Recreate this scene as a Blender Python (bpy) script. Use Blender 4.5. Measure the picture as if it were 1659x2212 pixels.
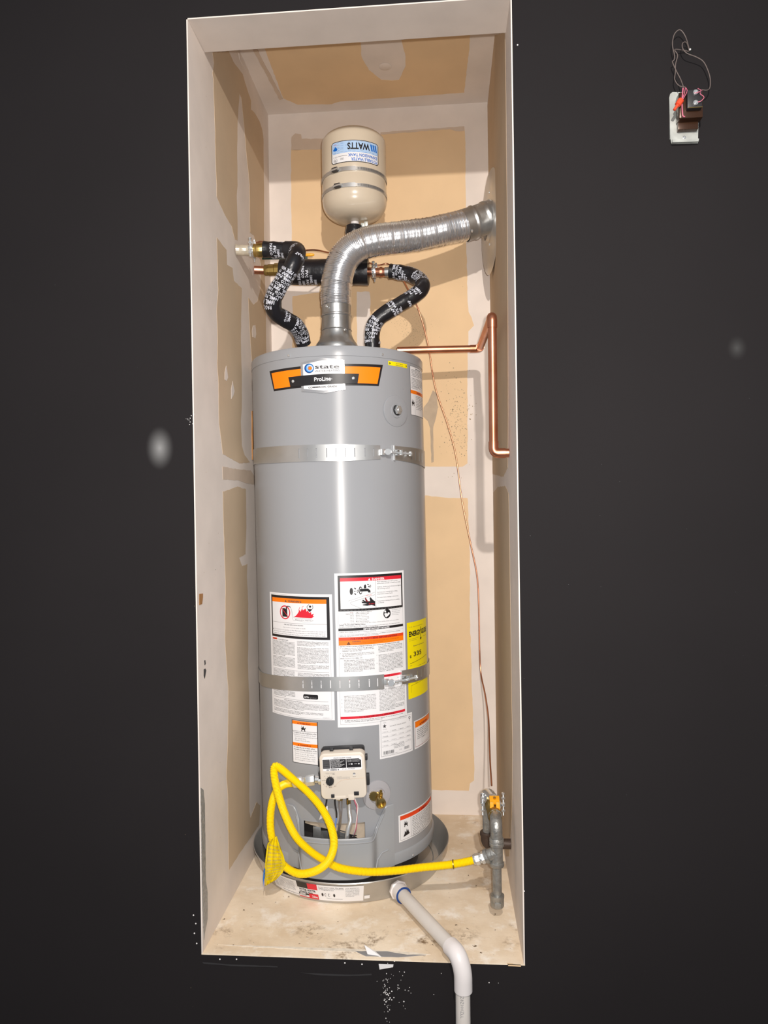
import bpy, bmesh, math, random
from mathutils import Vector, Matrix
from mathutils.geometry import tessellate_polygon
random.seed(7)
for o in list(bpy.data.objects): bpy.data.objects.remove(o)
S = bpy.context.scene; COL = S.collection

# ---------------------------------------------------------------- camera
CAM = Vector((0.58887, -1.72239, 1.06087)); YAW, PITCH, ROLL, F = 0.07972, -0.0058, -0.01476, 1595.13
_R = Matrix.Rotation(YAW, 3, 'Z') @ Matrix.Rotation(PITCH, 3, 'X')
_r, FW, _u = _R.col[0].copy(), _R.col[1].copy(), _R.col[2].copy()
RT = math.cos(ROLL) * _r + math.sin(ROLL) * _u; UP = -math.sin(ROLL) * _r + math.cos(ROLL) * _u
cd = bpy.data.cameras.new('camera'); cam = bpy.data.objects.new('camera', cd); COL.objects.link(cam)
m3 = Matrix((RT, UP, -FW)).transposed(); cam.matrix_world = Matrix.Translation(CAM) @ m3.to_4x4()
cd.sensor_fit = 'HORIZONTAL'; cd.sensor_width = 36; cd.lens = 36 * F / 1659; cd.clip_start = 0.01
S.camera = cam
# ---------------------------------------------------------------- world, lights, exposure
w = bpy.data.worlds.new('world'); S.world = w; w.use_nodes = True
w.node_tree.nodes['Background'].inputs[0].default_value = (0.9, 0.93, 1.0, 1)
w.node_tree.nodes['Background'].inputs[1].default_value = 0.40
def spot(name, loc, aim, watt, rad, col, size, blend):
    l = bpy.data.lights.new(name, 'SPOT'); l.energy = watt; l.shadow_soft_size = rad; l.color = col; l.spot_size = math.radians(size); l.spot_blend = blend
    o = bpy.data.objects.new(name, l); o.location = loc; COL.objects.link(o); o.rotation_euler = (Vector(aim) - Vector(loc)).to_track_quat('-Z', 'Y').to_euler()
spot('work_light', (0.74, -2.35, 2.31), (0.40, 0.3, 1.2), 215, 0.022, (1.0, 0.93, 0.86), 118, 1.0)
spot('phone_flash', (0.625, -1.75, 1.09), (0.42, 0.3, 1.1), 122, 0.012, (1.0, 0.95, 0.9), 128, 1.0)
S.view_settings.view_transform = 'Standard'; S.view_settings.look = 'None'
S.view_settings.gamma = 1; S.view_settings.use_curve_mapping = False; S.view_settings.exposure = -0.06

# ---------------------------------------------------------------- from picture measurements to metres
def ray(x, y): return FW + RT * ((x - 829.5) / F) - UP * ((y - 1106) / F)
def PY(x, y, Y): d = ray(x, y); return CAM + d * ((Y - CAM.y) / d.y)
def PZ(x, y, Z): d = ray(x, y); return CAM + d * ((Z - CAM.z) / d.z)
def PX(x, y, X): d = ray(x, y); return CAM + d * ((X - CAM.x) / d.x)
W, H, D, HC, DH = 0.76, 2.229, 0.8247, 2.438, 0.127     # niche: width, header height, depth, ceiling height, header depth
RH = 0.2555                                              # heater radius; it leans very slightly
def axis(z): t = z / 1.5; return Vector((0.2893 - 0.0128 * t, 0.5, z))
def HS(u, z, off=0.0):
    t = u / RH; c = axis(z); return Vector((c.x + (RH + off) * math.sin(t), c.y - (RH + off) * math.cos(t), z))
def cylhit(x, y, cf, R):
    d = ray(x, y); z = 1.0
    for _ in range(6):
        c = cf(z); ox, oy = CAM.x - c.x, CAM.y - c.y
        a = d.x * d.x + d.y * d.y; b = ox * d.x + oy * d.y; cc = ox * ox + oy * oy - R * R
        q = b * b - a * cc
        t = (-b - math.sqrt(q)) / a if q > 0 else -b / a
        p = CAM + d * t; z = p.z
    c = cf(z); return math.atan2(p.x - c.x, -(p.y - c.y)) * R, p.z
def HX(x, y): return cylhit(x, y, axis, RH)

# ---------------------------------------------------------------- materials
def mat(name, col, rough=0.6, metal=0.0, noise=0.0, nscale=12.0, col2=None, bump=0.0, bscale=60.0, coat=0.0, spec=0.5):
    m = bpy.data.materials.new(name); m.use_nodes = True; nt = m.node_tree; b = nt.nodes['Principled BSDF']
    b.inputs['Base Color'].default_value = (*col, 1); b.inputs['Roughness'].default_value = rough
    b.inputs['Metallic'].default_value = metal; b.inputs['Specular IOR Level'].default_value = spec
    if coat: b.inputs['Coat Weight'].default_value = coat; b.inputs['Coat Roughness'].default_value = 0.08
    tc = nt.nodes.new('ShaderNodeTexCoord')
    if noise or col2:
        n = nt.nodes.new('ShaderNodeTexNoise'); n.inputs['Scale'].default_value = nscale; n.inputs['Detail'].default_value = 6
        nt.links.new(tc.outputs['Object'], n.inputs['Vector'])
        r = nt.nodes.new('ShaderNodeValToRGB'); r.color_ramp.elements[0].position = 0.5 - 0.2; r.color_ramp.elements[1].position = 0.7
        c2 = col2 or tuple(c * (1 - noise) for c in col)
        r.color_ramp.elements[0].color = (*c2, 1); r.color_ramp.elements[1].color = (*col, 1)
        nt.links.new(n.outputs['Fac'], r.inputs['Fac']); nt.links.new(r.outputs['Color'], b.inputs['Base Color'])
    if bump:
        n2 = nt.nodes.new('ShaderNodeTexNoise'); n2.inputs['Scale'].default_value = bscale; n2.inputs['Detail'].default_value = 5
        nt.links.new(tc.outputs['Object'], n2.inputs['Vector'])
        bp = nt.nodes.new('ShaderNodeBump'); bp.inputs['Strength'].default_value = bump; bp.inputs['Distance'].default_value = 0.004
        nt.links.new(n2.outputs['Fac'], bp.inputs['Height']); nt.links.new(bp.outputs['Normal'], b.inputs['Normal'])
    return m
M = {}
M['plaster'] = mat('joint_compound_paint', (0.80, 0.715, 0.65), 0.75, noise=0.10, nscale=9, bump=0.12, bscale=14)
M['plaster2'] = mat('thin_compound', (0.66, 0.53, 0.42), 0.8, noise=0.12, nscale=14, bump=0.1, bscale=20)
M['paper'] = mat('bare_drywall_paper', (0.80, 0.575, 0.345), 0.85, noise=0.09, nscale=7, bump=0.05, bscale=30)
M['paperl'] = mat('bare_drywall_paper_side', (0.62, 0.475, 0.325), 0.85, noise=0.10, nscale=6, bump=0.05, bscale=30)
M['jacket'] = mat('grey_enamel', (0.315, 0.325, 0.345), 0.27, noise=0.03, nscale=3, spec=0.34)
def aniso(m):
    nt = m.node_tree; b = nt.nodes['Principled BSDF']; t = nt.nodes.new('ShaderNodeTangent'); t.direction_type = 'RADIAL'; t.axis = 'Z'
    nt.links.new(t.outputs[0], b.inputs['Tangent']); b.inputs['Anisotropic'].default_value = 0.6; b.inputs['Anisotropic Rotation'].default_value = 0.25
aniso(M['jacket'])
M['jacket2'] = mat('grey_plastic', (0.31, 0.325, 0.345), 0.38)
M['white'] = mat('label_white', (0.80, 0.80, 0.82), 0.45)
M['black'] = mat('label_black', (0.012, 0.011, 0.013), 0.35)
M['ink'] = mat('label_ink', (0.05, 0.05, 0.055), 0.5)
M['inkl'] = mat('label_grey_ink', (0.25, 0.25, 0.26), 0.5)
M['orange'] = mat('label_orange', (0.93, 0.20, 0.0), 0.42)
M['bright_orange'] = mat('badge_orange', (1.0, 0.235, 0.0), 0.35)
M['redorange'] = mat('label_red_orange', (0.75, 0.06, 0.01), 0.42)
M['red'] = mat('label_red', (0.68, 0.015, 0.035), 0.4)
M['darkred'] = mat('label_dark_red', (0.22, 0.005, 0.01), 0.4)
M['yellow'] = mat('label_yellow', (0.92, 0.76, 0.0), 0.42)
M['blue'] = mat('label_blue', (0.0, 0.13, 0.55), 0.4)
M['lblue'] = mat('label_light_blue', (0.42, 0.60, 0.86), 0.4)
M['navy'] = mat('badge_navy', (0.01, 0.05, 0.22), 0.3)
M['sky'] = mat('badge_sky', (0.08, 0.35, 0.75), 0.3)
M['silver'] = mat('badge_silver', (0.62, 0.62, 0.63), 0.25, metal=0.8)
M['galv'] = mat('galvanised_steel', (0.56, 0.57, 0.57), 0.34, metal=0.9, noise=0.28, nscale=22, bump=0.08, bscale=80)
M['strap'] = mat('galvanised_strap', (0.60, 0.61, 0.61), 0.36, metal=0.85, noise=0.15, nscale=14)
M['zinc'] = mat('zinc_hardware', (0.74, 0.76, 0.77), 0.26, metal=0.8)
M['panmetal'] = mat('pan_galvanised', (0.60, 0.585, 0.56), 0.36, metal=0.65, noise=0.22, nscale=10, bump=0.05, bscale=60)
M['alu'] = mat('aluminium_flex', (0.78, 0.785, 0.80), 0.24, metal=0.92)
M['cast'] = mat('galvanised_malleable', (0.44, 0.44, 0.42), 0.42, metal=0.8, noise=0.35, nscale=60, bump=0.35, bscale=160)
M['blackiron'] = mat('black_iron', (0.06, 0.038, 0.028), 0.55, metal=0.3, bump=0.3, bscale=120)
M['copper'] = mat('copper', (0.70, 0.33, 0.22), 0.34, metal=1.0, noise=0.35, nscale=18, col2=(0.56, 0.22, 0.12))
M['copperw'] = mat('copper_wire', (0.50, 0.22, 0.13), 0.35, metal=0.9)
M['brass'] = mat('brass', (0.62, 0.45, 0.16), 0.28, metal=1.0, noise=0.2, nscale=50)
M['brassd'] = mat('aged_brass', (0.42, 0.30, 0.10), 0.35, metal=0.9, noise=0.3, nscale=60)
M['tape'] = mat('black_pipe_tape', (0.010, 0.010, 0.013), 0.30, bump=0.25, bscale=70)
M['tapetext'] = mat('tape_white_print', (0.62, 0.64, 0.72), 0.45)
M['tank'] = mat('tank_enamel', (0.63, 0.54, 0.42), 0.24, noise=0.03, nscale=4, coat=0.4)
M['yhose'] = mat('yellow_hose_coating', (0.95, 0.68, 0.0), 0.42)
M['ytag'] = mat('yellow_tag_film', (0.90, 0.68, 0.0), 0.35, noise=0.35, nscale=40, bump=0.5, bscale=120)
M['pvc'] = mat('white_pvc', (0.68, 0.64, 0.60), 0.4, noise=0.07, nscale=25)
M['pvcw'] = mat('white_pvc_fitting', (0.74, 0.70, 0.69), 0.35)
M['cream'] = mat('cream_plastic', (0.68, 0.61, 0.52), 0.42)
M['blackp'] = mat('black_plastic', (0.02, 0.02, 0.022), 0.4)
M['darkbase'] = mat('dark_inner_steel', (0.05, 0.045, 0.045), 0.5, metal=0.3)
M['insul'] = mat('beige_insulation', (0.52, 0.43, 0.33), 0.9, noise=0.3, nscale=40)
M['translucent'] = mat('grey_translucent_disc', (0.37, 0.365, 0.385), 0.3)
M['creampipe'] = mat('cream_glossy_pipe', (0.74, 0.66, 0.52), 0.15, metal=0.3, noise=0.35, nscale=40)
M['bead'] = mat('crumpled_bead', (0.42, 0.42, 0.42), 0.45, metal=0.3, noise=0.35, nscale=90, bump=0.6, bscale=150)
M['watermark'] = mat('dried_water_mark', (0.50, 0.39, 0.28), 0.8, noise=0.15, nscale=30)
M['wood'] = mat('raw_wood', (0.40, 0.19, 0.06), 0.7, noise=0.4, nscale=20)
M['steelw'] = mat('painted_steel_plate', (0.62, 0.64, 0.60), 0.4, metal=0.5, noise=0.4, nscale=30)
M['bronze'] = mat('brown_transformer', (0.055, 0.024, 0.012), 0.25, metal=0.4)
M['rednut'] = mat('red_wire_nut', (0.80, 0.08, 0.03), 0.4)
M['pink'] = mat('pink_wire', (0.62, 0.16, 0.24), 0.4)
M['wirew'] = mat('white_wire', (0.8, 0.76, 0.74), 0.4)
M['wireb'] = mat('blue_wire', (0.15, 0.30, 0.75), 0.4)
M['wireg'] = mat('grey_brown_wire', (0.14, 0.11, 0.10), 0.5)
M['cable'] = mat('grey_tube', (0.34, 0.31, 0.30), 0.35, metal=0.6)
M['hole'] = mat('black_hole', (0.003, 0.003, 0.003), 0.9)
M['chip'] = mat('white_chip', (0.75, 0.73, 0.72), 0.6)
M['dust'] = mat('light_scuff', (0.032, 0.031, 0.033), 0.45)
M['lip'] = mat('cream_paint_lip', (0.88, 0.80, 0.68), 0.6, noise=0.25, nscale=60)
M['paperscrap'] = mat('paper', (0.74, 0.73, 0.73), 0.6)
M['valvey'] = mat('yellow_orange_handle', (0.88, 0.38, 0.01), 0.4)
M['smoke'] = mat('stain', (0.40, 0.31, 0.20), 0.9)
M['green'] = mat('dark_green_grip', (0.01, 0.035, 0.025), 0.4)

def wall_black():
    m = mat('black_wall_paint', (0.0155, 0.0135, 0.0145), 0.75, noise=0.12, nscale=2.2, bump=0.10, bscale=9, spec=0.15)
    nt = m.node_tree; b = nt.nodes['Principled BSDF']; prev = b.inputs['Base Color'].links[0].from_socket
    tc = nt.nodes.new('ShaderNodeTexCoord')
    for (px, py, rx, rz, val) in [(345, 968, 0.036, 0.055, 0.24), (1592, 752, 0.024, 0.030, 0.055)]:   # rubbed, chalky spots
        p = PY(px, py, 0)
        mp = nt.nodes.new('ShaderNodeMapping'); mp.inputs['Location'].default_value = (-p.x / rx, 0, -p.z / rz)
        mp.inputs['Scale'].default_value = (1 / rx, 1, 1 / rz); nt.links.new(tc.outputs['Object'], mp.inputs['Vector'])
        g = nt.nodes.new('ShaderNodeTexGradient'); g.gradient_type = 'SPHERICAL'; nt.links.new(mp.outputs[0], g.inputs[0])
        mx = nt.nodes.new('ShaderNodeMix'); mx.data_type = 'RGBA'
        pw = nt.nodes.new('ShaderNodeMath'); pw.operation = 'POWER'; pw.inputs[1].default_value = 1.6; nt.links.new(g.outputs['Fac'], pw.inputs[0])
        nt.links.new(pw.outputs[0], mx.inputs[0]); nt.links.new(prev, mx.inputs[6]); mx.inputs[7].default_value = (val, val, val, 1)
        prev = mx.outputs[2]
    nt.links.new(prev, b.inputs['Base Color']); return m
M['wall'] = wall_black()

def floor_mat():
    m = bpy.data.materials.new('stained_floor'); m.use_nodes = True; nt = m.node_tree; b = nt.nodes['Principled BSDF']; b.inputs['Roughness'].default_value = 0.75
    tc = nt.nodes.new('ShaderNodeTexCoord')
    def nz(scale, det, rough=0.6, off=(0, 0, 0)):
        mp = nt.nodes.new('ShaderNodeMapping'); mp.inputs['Location'].default_value = off; nt.links.new(tc.outputs['Object'], mp.inputs[0])
        n = nt.nodes.new('ShaderNodeTexNoise'); n.inputs['Scale'].default_value = scale; n.inputs['Detail'].default_value = det; n.inputs['Roughness'].default_value = rough
        nt.links.new(mp.outputs[0], n.inputs['Vector']); return n.outputs['Fac']
    def ramp(s, p0, p1):
        r = nt.nodes.new('ShaderNodeMapRange'); r.inputs[1].default_value = p0; r.inputs[2].default_value = p1; nt.links.new(s, r.inputs[0]); return r.outputs[0]
    def mix(f, a, c):
        x = nt.nodes.new('ShaderNodeMix'); x.data_type = 'RGBA'; nt.links.new(f, x.inputs[0])
        if isinstance(a, tuple): x.inputs[6].default_value = (*a, 1)
        else: nt.links.new(a, x.inputs[6])
        x.inputs[7].default_value = (*c, 1); return x.outputs[2]
    c = mix(ramp(nz(4, 5), 0.38, 0.62), (0.72, 0.575, 0.41), (0.90, 0.78, 0.62))
    c = mix(ramp(nz(11, 8, 0.7, (3, 1, 0)), 0.52, 0.66), c, (0.93, 0.86, 0.76))
    x = ramp(nz(7, 6, 0.65, (9, 4, 0)), 0.54, 0.66); y = ramp(nz(45, 6, 0.75, (1, 7, 0)), 0.46, 0.60)
    mm = nt.nodes.new('ShaderNodeMath'); mm.operation = 'MULTIPLY'; nt.links.new(x, mm.inputs[0]); nt.links.new(y, mm.inputs[1])
    # heavier dirt near the front of the slab and along the right wall
    sx = nt.nodes.new('ShaderNodeSeparateXYZ'); nt.links.new(tc.outputs['Object'], sx.inputs[0])
    f1 = ramp(sx.outputs[1], 0.24, 0.08); f2 = ramp(sx.outputs[0], 0.60, 0.75)
    mxx = nt.nodes.new('ShaderNodeMath'); mxx.operation = 'MAXIMUM'; nt.links.new(f1, mxx.inputs[0]); nt.links.new(f2, mxx.inputs[1])
    m2 = nt.nodes.new('ShaderNodeMath'); m2.operation = 'MULTIPLY'; nt.links.new(mm.outputs[0], m2.inputs[0]); nt.links.new(mxx.outputs[0], m2.inputs[1])
    c = mix(m2.outputs[0], c, (0.22, 0.14, 0.075))
    z = ramp(nz(70, 3, 0.5, (5, 5, 0)), 0.70, 0.74); c = mix(z, c, (0.14, 0.09, 0.05))
    nt.links.new(c, b.inputs['Base Color'])
    bp = nt.nodes.new('ShaderNodeBump'); bp.inputs['Strength'].default_value = 0.35; bp.inputs['Distance'].default_value = 0.003
    nt.links.new(nz(40, 6), bp.inputs['Height']); nt.links.new(bp.outputs[0], b.inputs['Normal']); return m
M['floor'] = floor_mat()
M['roomfloor'] = mat('room_concrete', (0.22, 0.21, 0.20), 0.7, noise=0.3, nscale=3)

# ---------------------------------------------------------------- mesh helpers
class MB:
    def __init__(s): s.v = []; s.f = []; s.m = []; s.mats = []
    def mi(s, m):
        if m not in s.mats: s.mats.append(m)
        return s.mats.index(m)
    def add(s, vs, fs, m, fn=None):
        k = len(s.v); i = s.mi(m)
        s.v += [tuple(fn(Vector(v))) if fn else tuple(v) for v in vs]
        s.f += [tuple(k + a for a in f) for f in fs]; s.m += [i] * len(fs); return s
    def build(s, name, parent=None, smooth=0.6, fix=True):
        me = bpy.data.meshes.new(name); me.from_pydata(s.v, [], s.f)
        for m in s.mats: me.materials.append(M[m])
        me.polygons.foreach_set('material_index', s.m)
        if fix:
            b = bmesh.new(); b.from_mesh(me); bmesh.ops.recalc_face_normals(b, faces=b.faces); b.to_mesh(me); b.free()
        if smooth: me.shade_smooth(); me.set_sharp_from_angle(angle=smooth)
        o = bpy.data.objects.new(name, me); COL.objects.link(o)
        if parent:
            o.parent = parent; o.matrix_parent_inverse = Matrix.Translation(-world_loc(parent))
        return o
def world_loc(o):
    p = Vector(o.location)
    if o.parent: p = world_loc(o.parent) + o.matrix_parent_inverse.translation + p
    return p
def tag(o, label=None, cat=None, group=None, kind=None):
    if label: o['label'] = label
    if cat: o['category'] = cat
    if group: o['group'] = group
    if kind: o['kind'] = kind
    return o
def empty(name, loc, label, cat, group=None):
    o = bpy.data.objects.new(name, None); o.location = loc; o.empty_display_size = 0.05; COL.objects.link(o); return tag(o, label, cat, group)

def frame(d):
    d = Vector(d).normalized(); a = Vector((0, 0, 1)) if abs(d.z) < 0.9 else Vector((1, 0, 0))
    x = a.cross(d).normalized(); return x, d.cross(x).normalized(), d
def lathe(mb, prof, org, ax, m, seg=32, cap=True, arc=None):
    x, y, d = frame(ax); org = Vector(org); vs = []; fs = []
    full = arc is None; n = seg if full else seg + 1; a0, a1 = arc or (0, 2 * math.pi)
    for r, h in prof:
        for i in range(n):
            a = a0 + (a1 - a0) * i / seg; vs.append(org + d * h + (x * math.cos(a) + y * math.sin(a)) * r)
    for j in range(len(prof) - 1):
        for i in range(seg):
            k = (i + 1) % n if full else i + 1
            fs.append((j * n + i, j * n + k, (j + 1) * n + k, (j + 1) * n + i))
    if cap and full:
        if prof[0][0] > 1e-5: fs.append(tuple(range(n))[::-1])
        if prof[-1][0] > 1e-5: fs.append(tuple((len(prof) - 1) * n + i for i in range(n)))
    mb.add(vs, fs, m); return mb
def spline(pts, step=0.004, curve=True):
    pts = [Vector(p) for p in pts]
    if not curve:
        out = []
        for a, b in zip(pts[:-1], pts[1:]):
            n = max(1, int((b - a).length / step)); out += [a.lerp(b, i / n) for i in range(n)]
        return out + [pts[-1]]
    P = [pts[0] * 2 - pts[1]] + pts + [pts[-1] * 2 - pts[-2]]; raw = []
    for i in range(1, len(P) - 2):
        p0, p1, p2, p3 = P[i - 1:i + 3]
        for k in range(24):
            t = k / 24; t2, t3 = t * t, t * t * t
            raw.append(0.5 * ((2 * p1) + (p2 - p0) * t + (2 * p0 - 5 * p1 + 4 * p2 - p3) * t2 + (3 * p1 - p0 - 3 * p2 + p3) * t3))
    raw.append(P[-2].copy()); return resample(raw, step)
def resample(raw, step):
    L = [0]
    for a, b in zip(raw[:-1], raw[1:]): L.append(L[-1] + (b - a).length)
    n = max(2, int(round(L[-1] / step))); out = []; j = 0
    for i in range(n + 1):
        s = L[-1] * i / n
        while j < len(L) - 2 and L[j + 1] < s: j += 1
        seg = L[j + 1] - L[j]; out.append(raw[j].lerp(raw[j + 1], (s - L[j]) / seg if seg > 1e-9 else 0))
    return out
def fillet(pts, r, n=6):
    pts = [Vector(p) for p in pts]; out = [pts[0]]
    for a, b, c in zip(pts[:-2], pts[1:-1], pts[2:]):
        u = (a - b).normalized(); v = (c - b).normalized(); rr = min(r, (a - b).length * .49, (c - b).length * .49)
        p, q = b + u * rr, b + v * rr
        for i in range(n + 1):
            t = i / n; out.append(p * (1 - t) ** 2 + b * 2 * t * (1 - t) + q * t * t)
    return out + [pts[-1]]
def frames(path):
    n = len(path); T = [(path[min(i + 1, n - 1)] - path[max(i - 1, 0)]).normalized() for i in range(n)]
    x, _, _ = frame(T[0]); X = [x]
    for i in range(1, n):
        x = (x - T[i] * x.dot(T[i])).normalized(); X.append(x)
    return [(path[i], X[i], T[i].cross(X[i]), T[i]) for i in range(n)]
def tube(mb, path, r, m, seg=16, cap=True, fr=None):
    fr = fr or frames(path); vs = []; fs = []; n = len(fr)
    for i, (p, x, y, t) in enumerate(fr):
        rr = r(i) if callable(r) else r
        for k in range(seg):
            a = 2 * math.pi * k / seg; vs.append(p + (x * math.cos(a) + y * math.sin(a)) * rr)
    for i in range(n - 1):
        for k in range(seg):
            q = (k + 1) % seg; fs.append((i * seg + k, i * seg + q, (i + 1) * seg + q, (i + 1) * seg + k))
    if cap: fs.append(tuple(range(seg))[::-1]); fs.append(tuple((n - 1) * seg + k for k in range(seg)))
    mb.add(vs, fs, m); return fr
def corr(path, r0, r1, pitch, mb, m, seg=20):
    pts = resample(path, pitch / 4); fr = frames(pts)
    tube(mb, None, lambda i: (r0, (r0 + r1) / 2, r1, (r0 + r1) / 2)[i % 4] if 1 else 0, m, seg, True, fr); return fr
def box(mb, c, s, m, bev=0.0, Mx=None, seg=2):
    b = bmesh.new(); bmesh.ops.create_cube(b, size=1, matrix=Matrix.Translation(c) @ Matrix.Diagonal((*s, 1)))
    if bev: bmesh.ops.bevel(b, geom=b.edges[:], offset=bev, segments=seg, affect='EDGES', profile=0.6)
    b.verts.index_update()
    mb.add([v.co.copy() for v in b.verts], [[v.index for v in f.verts] for f in b.faces], m, (lambda v: Mx @ v) if Mx else None); b.free(); return mb
def prism(mb, pts, n, t, m):
    """closed outline (3-D, planar) given thickness t along n"""
    pts = [Vector(p) for p in pts]; n = Vector(n).normalized() * t; k = len(pts)
    tr = tessellate_polygon([pts]); fs = [tuple(x) for x in tr] + [tuple(a + k for a in x) for x in tr]
    fs += [(i, (i + 1) % k, (i + 1) % k + k, i + k) for i in range(k)]
    mb.add(pts + [p + n for p in pts], fs, m); return mb
def hexa(mb, org, ax, r, h, m, bev=0.15):
    return lathe(mb, [(r * 0.88, 0), (r, h * bev), (r, h * (1 - bev)), (r * 0.88, h)], org, ax, m, 6)

# ---------------------------------------------------------------- lettering
_tc = {}
def glyphs(s, bold=0.0, res=1, spacing=1.0, align='LEFT', lines=1.0):
    key = (s, bold, res, spacing, align, lines)
    if key in _tc: return _tc[key]
    c = bpy.data.curves.new('t', 'FONT'); c.body = s; c.size = 1.0; c.resolution_u = res; c.offset = bold; c.space_character = spacing
    c.align_x = align; c.space_line = lines; c.fill_mode = 'FRONT'
    o = bpy.data.objects.new('t', c); COL.objects.link(o); me = o.to_mesh()
    vs = [v.co.copy() for v in me.vertices]; fs = [tuple(p.vertices) for p in me.polygons]
    o.to_mesh_clear(); bpy.data.objects.remove(o); bpy.data.curves.remove(c)
    _tc[key] = (vs, fs); return vs, fs
class Lab:
    """flat artwork laid on a surface: surf(u, z, off); fractions from the label's top left corner"""
    def __init__(s, surf, u0, z1, u1, z0, flip=False, base=0.0004, du=0.010, lay=0.00014):
        s.s = surf; s.u0, s.z1, s.w, s.h = u0, z1, u1 - u0, z1 - z0; s.mb = MB(); s.flip = flip; s.base = base; s.du = du; s.lay = lay
    def uz(s, fx, fy):
        if s.flip: fx, fy = 1 - fx, 1 - fy
        return s.u0 + fx * s.w, s.z1 - fy * s.h
    def poly(s, pts, m, layer=1):
        q = [s.uz(*p) for p in pts]; b = bmesh.new()
        try: f = b.faces.new([b.verts.new((x, z, 0)) for x, z in q])
        except ValueError: b.free(); return s
        lo, hi = min(x for x, _ in q), max(x for x, _ in q); n = int((hi - lo) / s.du)
        bmesh.ops.triangulate(b, faces=b.faces[:])
        for i in range(1, n + 1):
            bmesh.ops.bisect_plane(b, geom=b.verts[:] + b.edges[:] + b.faces[:], plane_co=(lo + (hi - lo) * i / (n + 1), 0, 0), plane_no=(1, 0, 0))
        b.verts.index_update(); off = s.base + s.lay * layer
        s.mb.add([s.s(v.co.x, v.co.y, off) for v in b.verts], [[v.index for v in g.verts] for g in b.faces], m); b.free(); return s
    def rect(s, a, b, c, d, m, layer=1): return s.poly([(a, b), (c, b), (c, d), (a, d)], m, layer)
    def ell(s, cx, cy, rx, m, layer=1, n=20, ry=None, r2=0):
        ry = ry or rx * s.w / s.h
        s.poly([(cx + rx * math.cos(2 * math.pi * i / n), cy + ry * math.sin(2 * math.pi * i / n)) for i in range(n)], m, layer); return s
    def line(s, pts, t, m, layer=1):
        for (a, b), (c, d) in zip(pts[:-1], pts[1:]):
            dx, dy = (c - a) * s.w, (d - b) * s.h; L = math.hypot(dx, dy) or 1; nx, ny = -dy / L * t / 2 / s.w, dx / L * t / 2 / s.h
            s.poly([(a + nx, b + ny), (c + nx, d + ny), (c - nx, d - ny), (a - nx, b - ny)], m, layer)
        return s
    def frame(s, a, b, c, d, t, m, layer=1):
        tx, ty = t / s.w, t / s.h
        s.rect(a, b, c, b + ty, m, layer); s.rect(a, d - ty, c, d, m, layer); s.rect(a, b + ty, a + tx, d - ty, m, layer); s.rect(c - tx, b + ty, c, d - ty, m, layer); return s
    def text(s, t, fx, fy, hgt, m='ink', bold=0.0, align='LEFT', width=None, layer=3, res=1, spacing=1.0, lines=1.0, shear=0):
        """fy = baseline of the first line, hgt = capital height in metres, width = total width as a fraction"""
        vs, fs = glyphs(t, bold, res, spacing, align, lines)
        if not vs: return s
        k = hgt / 0.7; kx = k
        if width: kx = width * s.w / (max(v.x for v in vs) - min(v.x for v in vs))
        sg = -1 if s.flip else 1; u, z = s.uz(fx, fy); off = s.base + s.lay * layer
        s.mb.add([s.s(u + sg * (v.x * kx + v.y * shear * k), z + sg * v.y * k, off) for v in vs], fs, m); return s
    def build(s, name, parent, label=None):
        o = s.mb.build(name, parent, smooth=0.5, fix=False)
        if label: o['label'] = label
        return o
def tritext(L, cx, cy, hgt, m, layer=3):
    h = hgt / L.h; w = hgt / L.w * 0.6; L.poly([(cx - w, cy), (cx + w, cy), (cx, cy - h)], m, layer)

# ================================================================ SETTING
def slab(name, lo, hi, m, label=None):
    mb = MB(); c = [(a + b) / 2 for a, b in zip(lo, hi)]; box(mb, c, [b - a for a, b in zip(lo, hi)], m)
    return tag(mb.build(name, smooth=0), label, kind='structure')
# black room wall with the opening
mb = MB(); x0, x1, z0, z1, e = -2.2, 2.9, -0.9, 3.1, 0.003
vs = [(x0, 0, z0), (x1, 0, z0), (x1, 0, z1), (x0, 0, z1), (-e, 0, -e), (W + e, 0, -e), (W + e, 0, H + e), (-e, 0, H + e)]
vs += [(a, 0.10, c) for a, b, c in vs]; fs = []
for k in (0, 8): fs += [(k, k + 1, k + 5, k + 4), (k + 1, k + 2, k + 6, k + 5), (k + 2, k + 3, k + 7, k + 6), (k + 3, k, k + 4, k + 7)]
fs += [(4, 5, 13, 12), (5, 6, 14, 13), (6, 7, 15, 14), (7, 4, 12, 15), (0, 1, 9, 8), (1, 2, 10, 9), (2, 3, 11, 10), (3, 0, 8, 11)]
mb.add(vs, fs, 'wall'); wall_front = tag(mb.build('wall_front', smooth=0), 'matte black painted room wall around the heater closet opening', kind='structure')
def side(name, a, b, label):
    mb = MB(); box(mb, ((a + b) / 2, (D - .0008) / 2, H / 2), (b - a, D + .0008, H), 'plaster'); box(mb, ((a + b) / 2, (D + .1005) / 2, (H + HC) / 2), (b - a, D - .1005, HC - H), 'plaster')
    return tag(mb.build(name, smooth=0), label, kind='structure')
wall_left = side('wall_left', -.003, 0, 'left closet side wall, patched drywall')
wall_right = side('wall_right', W, W + .003, 'right closet side wall, patched drywall')
wall_back = slab('wall_back', (-0.003, D, 0), (W + 0.003, D + 0.003, HC), 'plaster', 'back closet wall, patched drywall')
ceiling = slab('ceiling', (-0.003, DH, HC), (W + 0.003, D + 0.003, HC + 0.003), 'plaster', 'closet ceiling with patched drywall')
floor = slab('floor', (-0.003, -0.0012, -0.003), (W + 0.003, D + 0.003, 0), 'floor', 'stained beige closet floor')
header = slab('trim_1', (0.0, -0.0008, H), (W, DH, H + .003), 'plaster', 'plastered header across the top of the closet opening')
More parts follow.
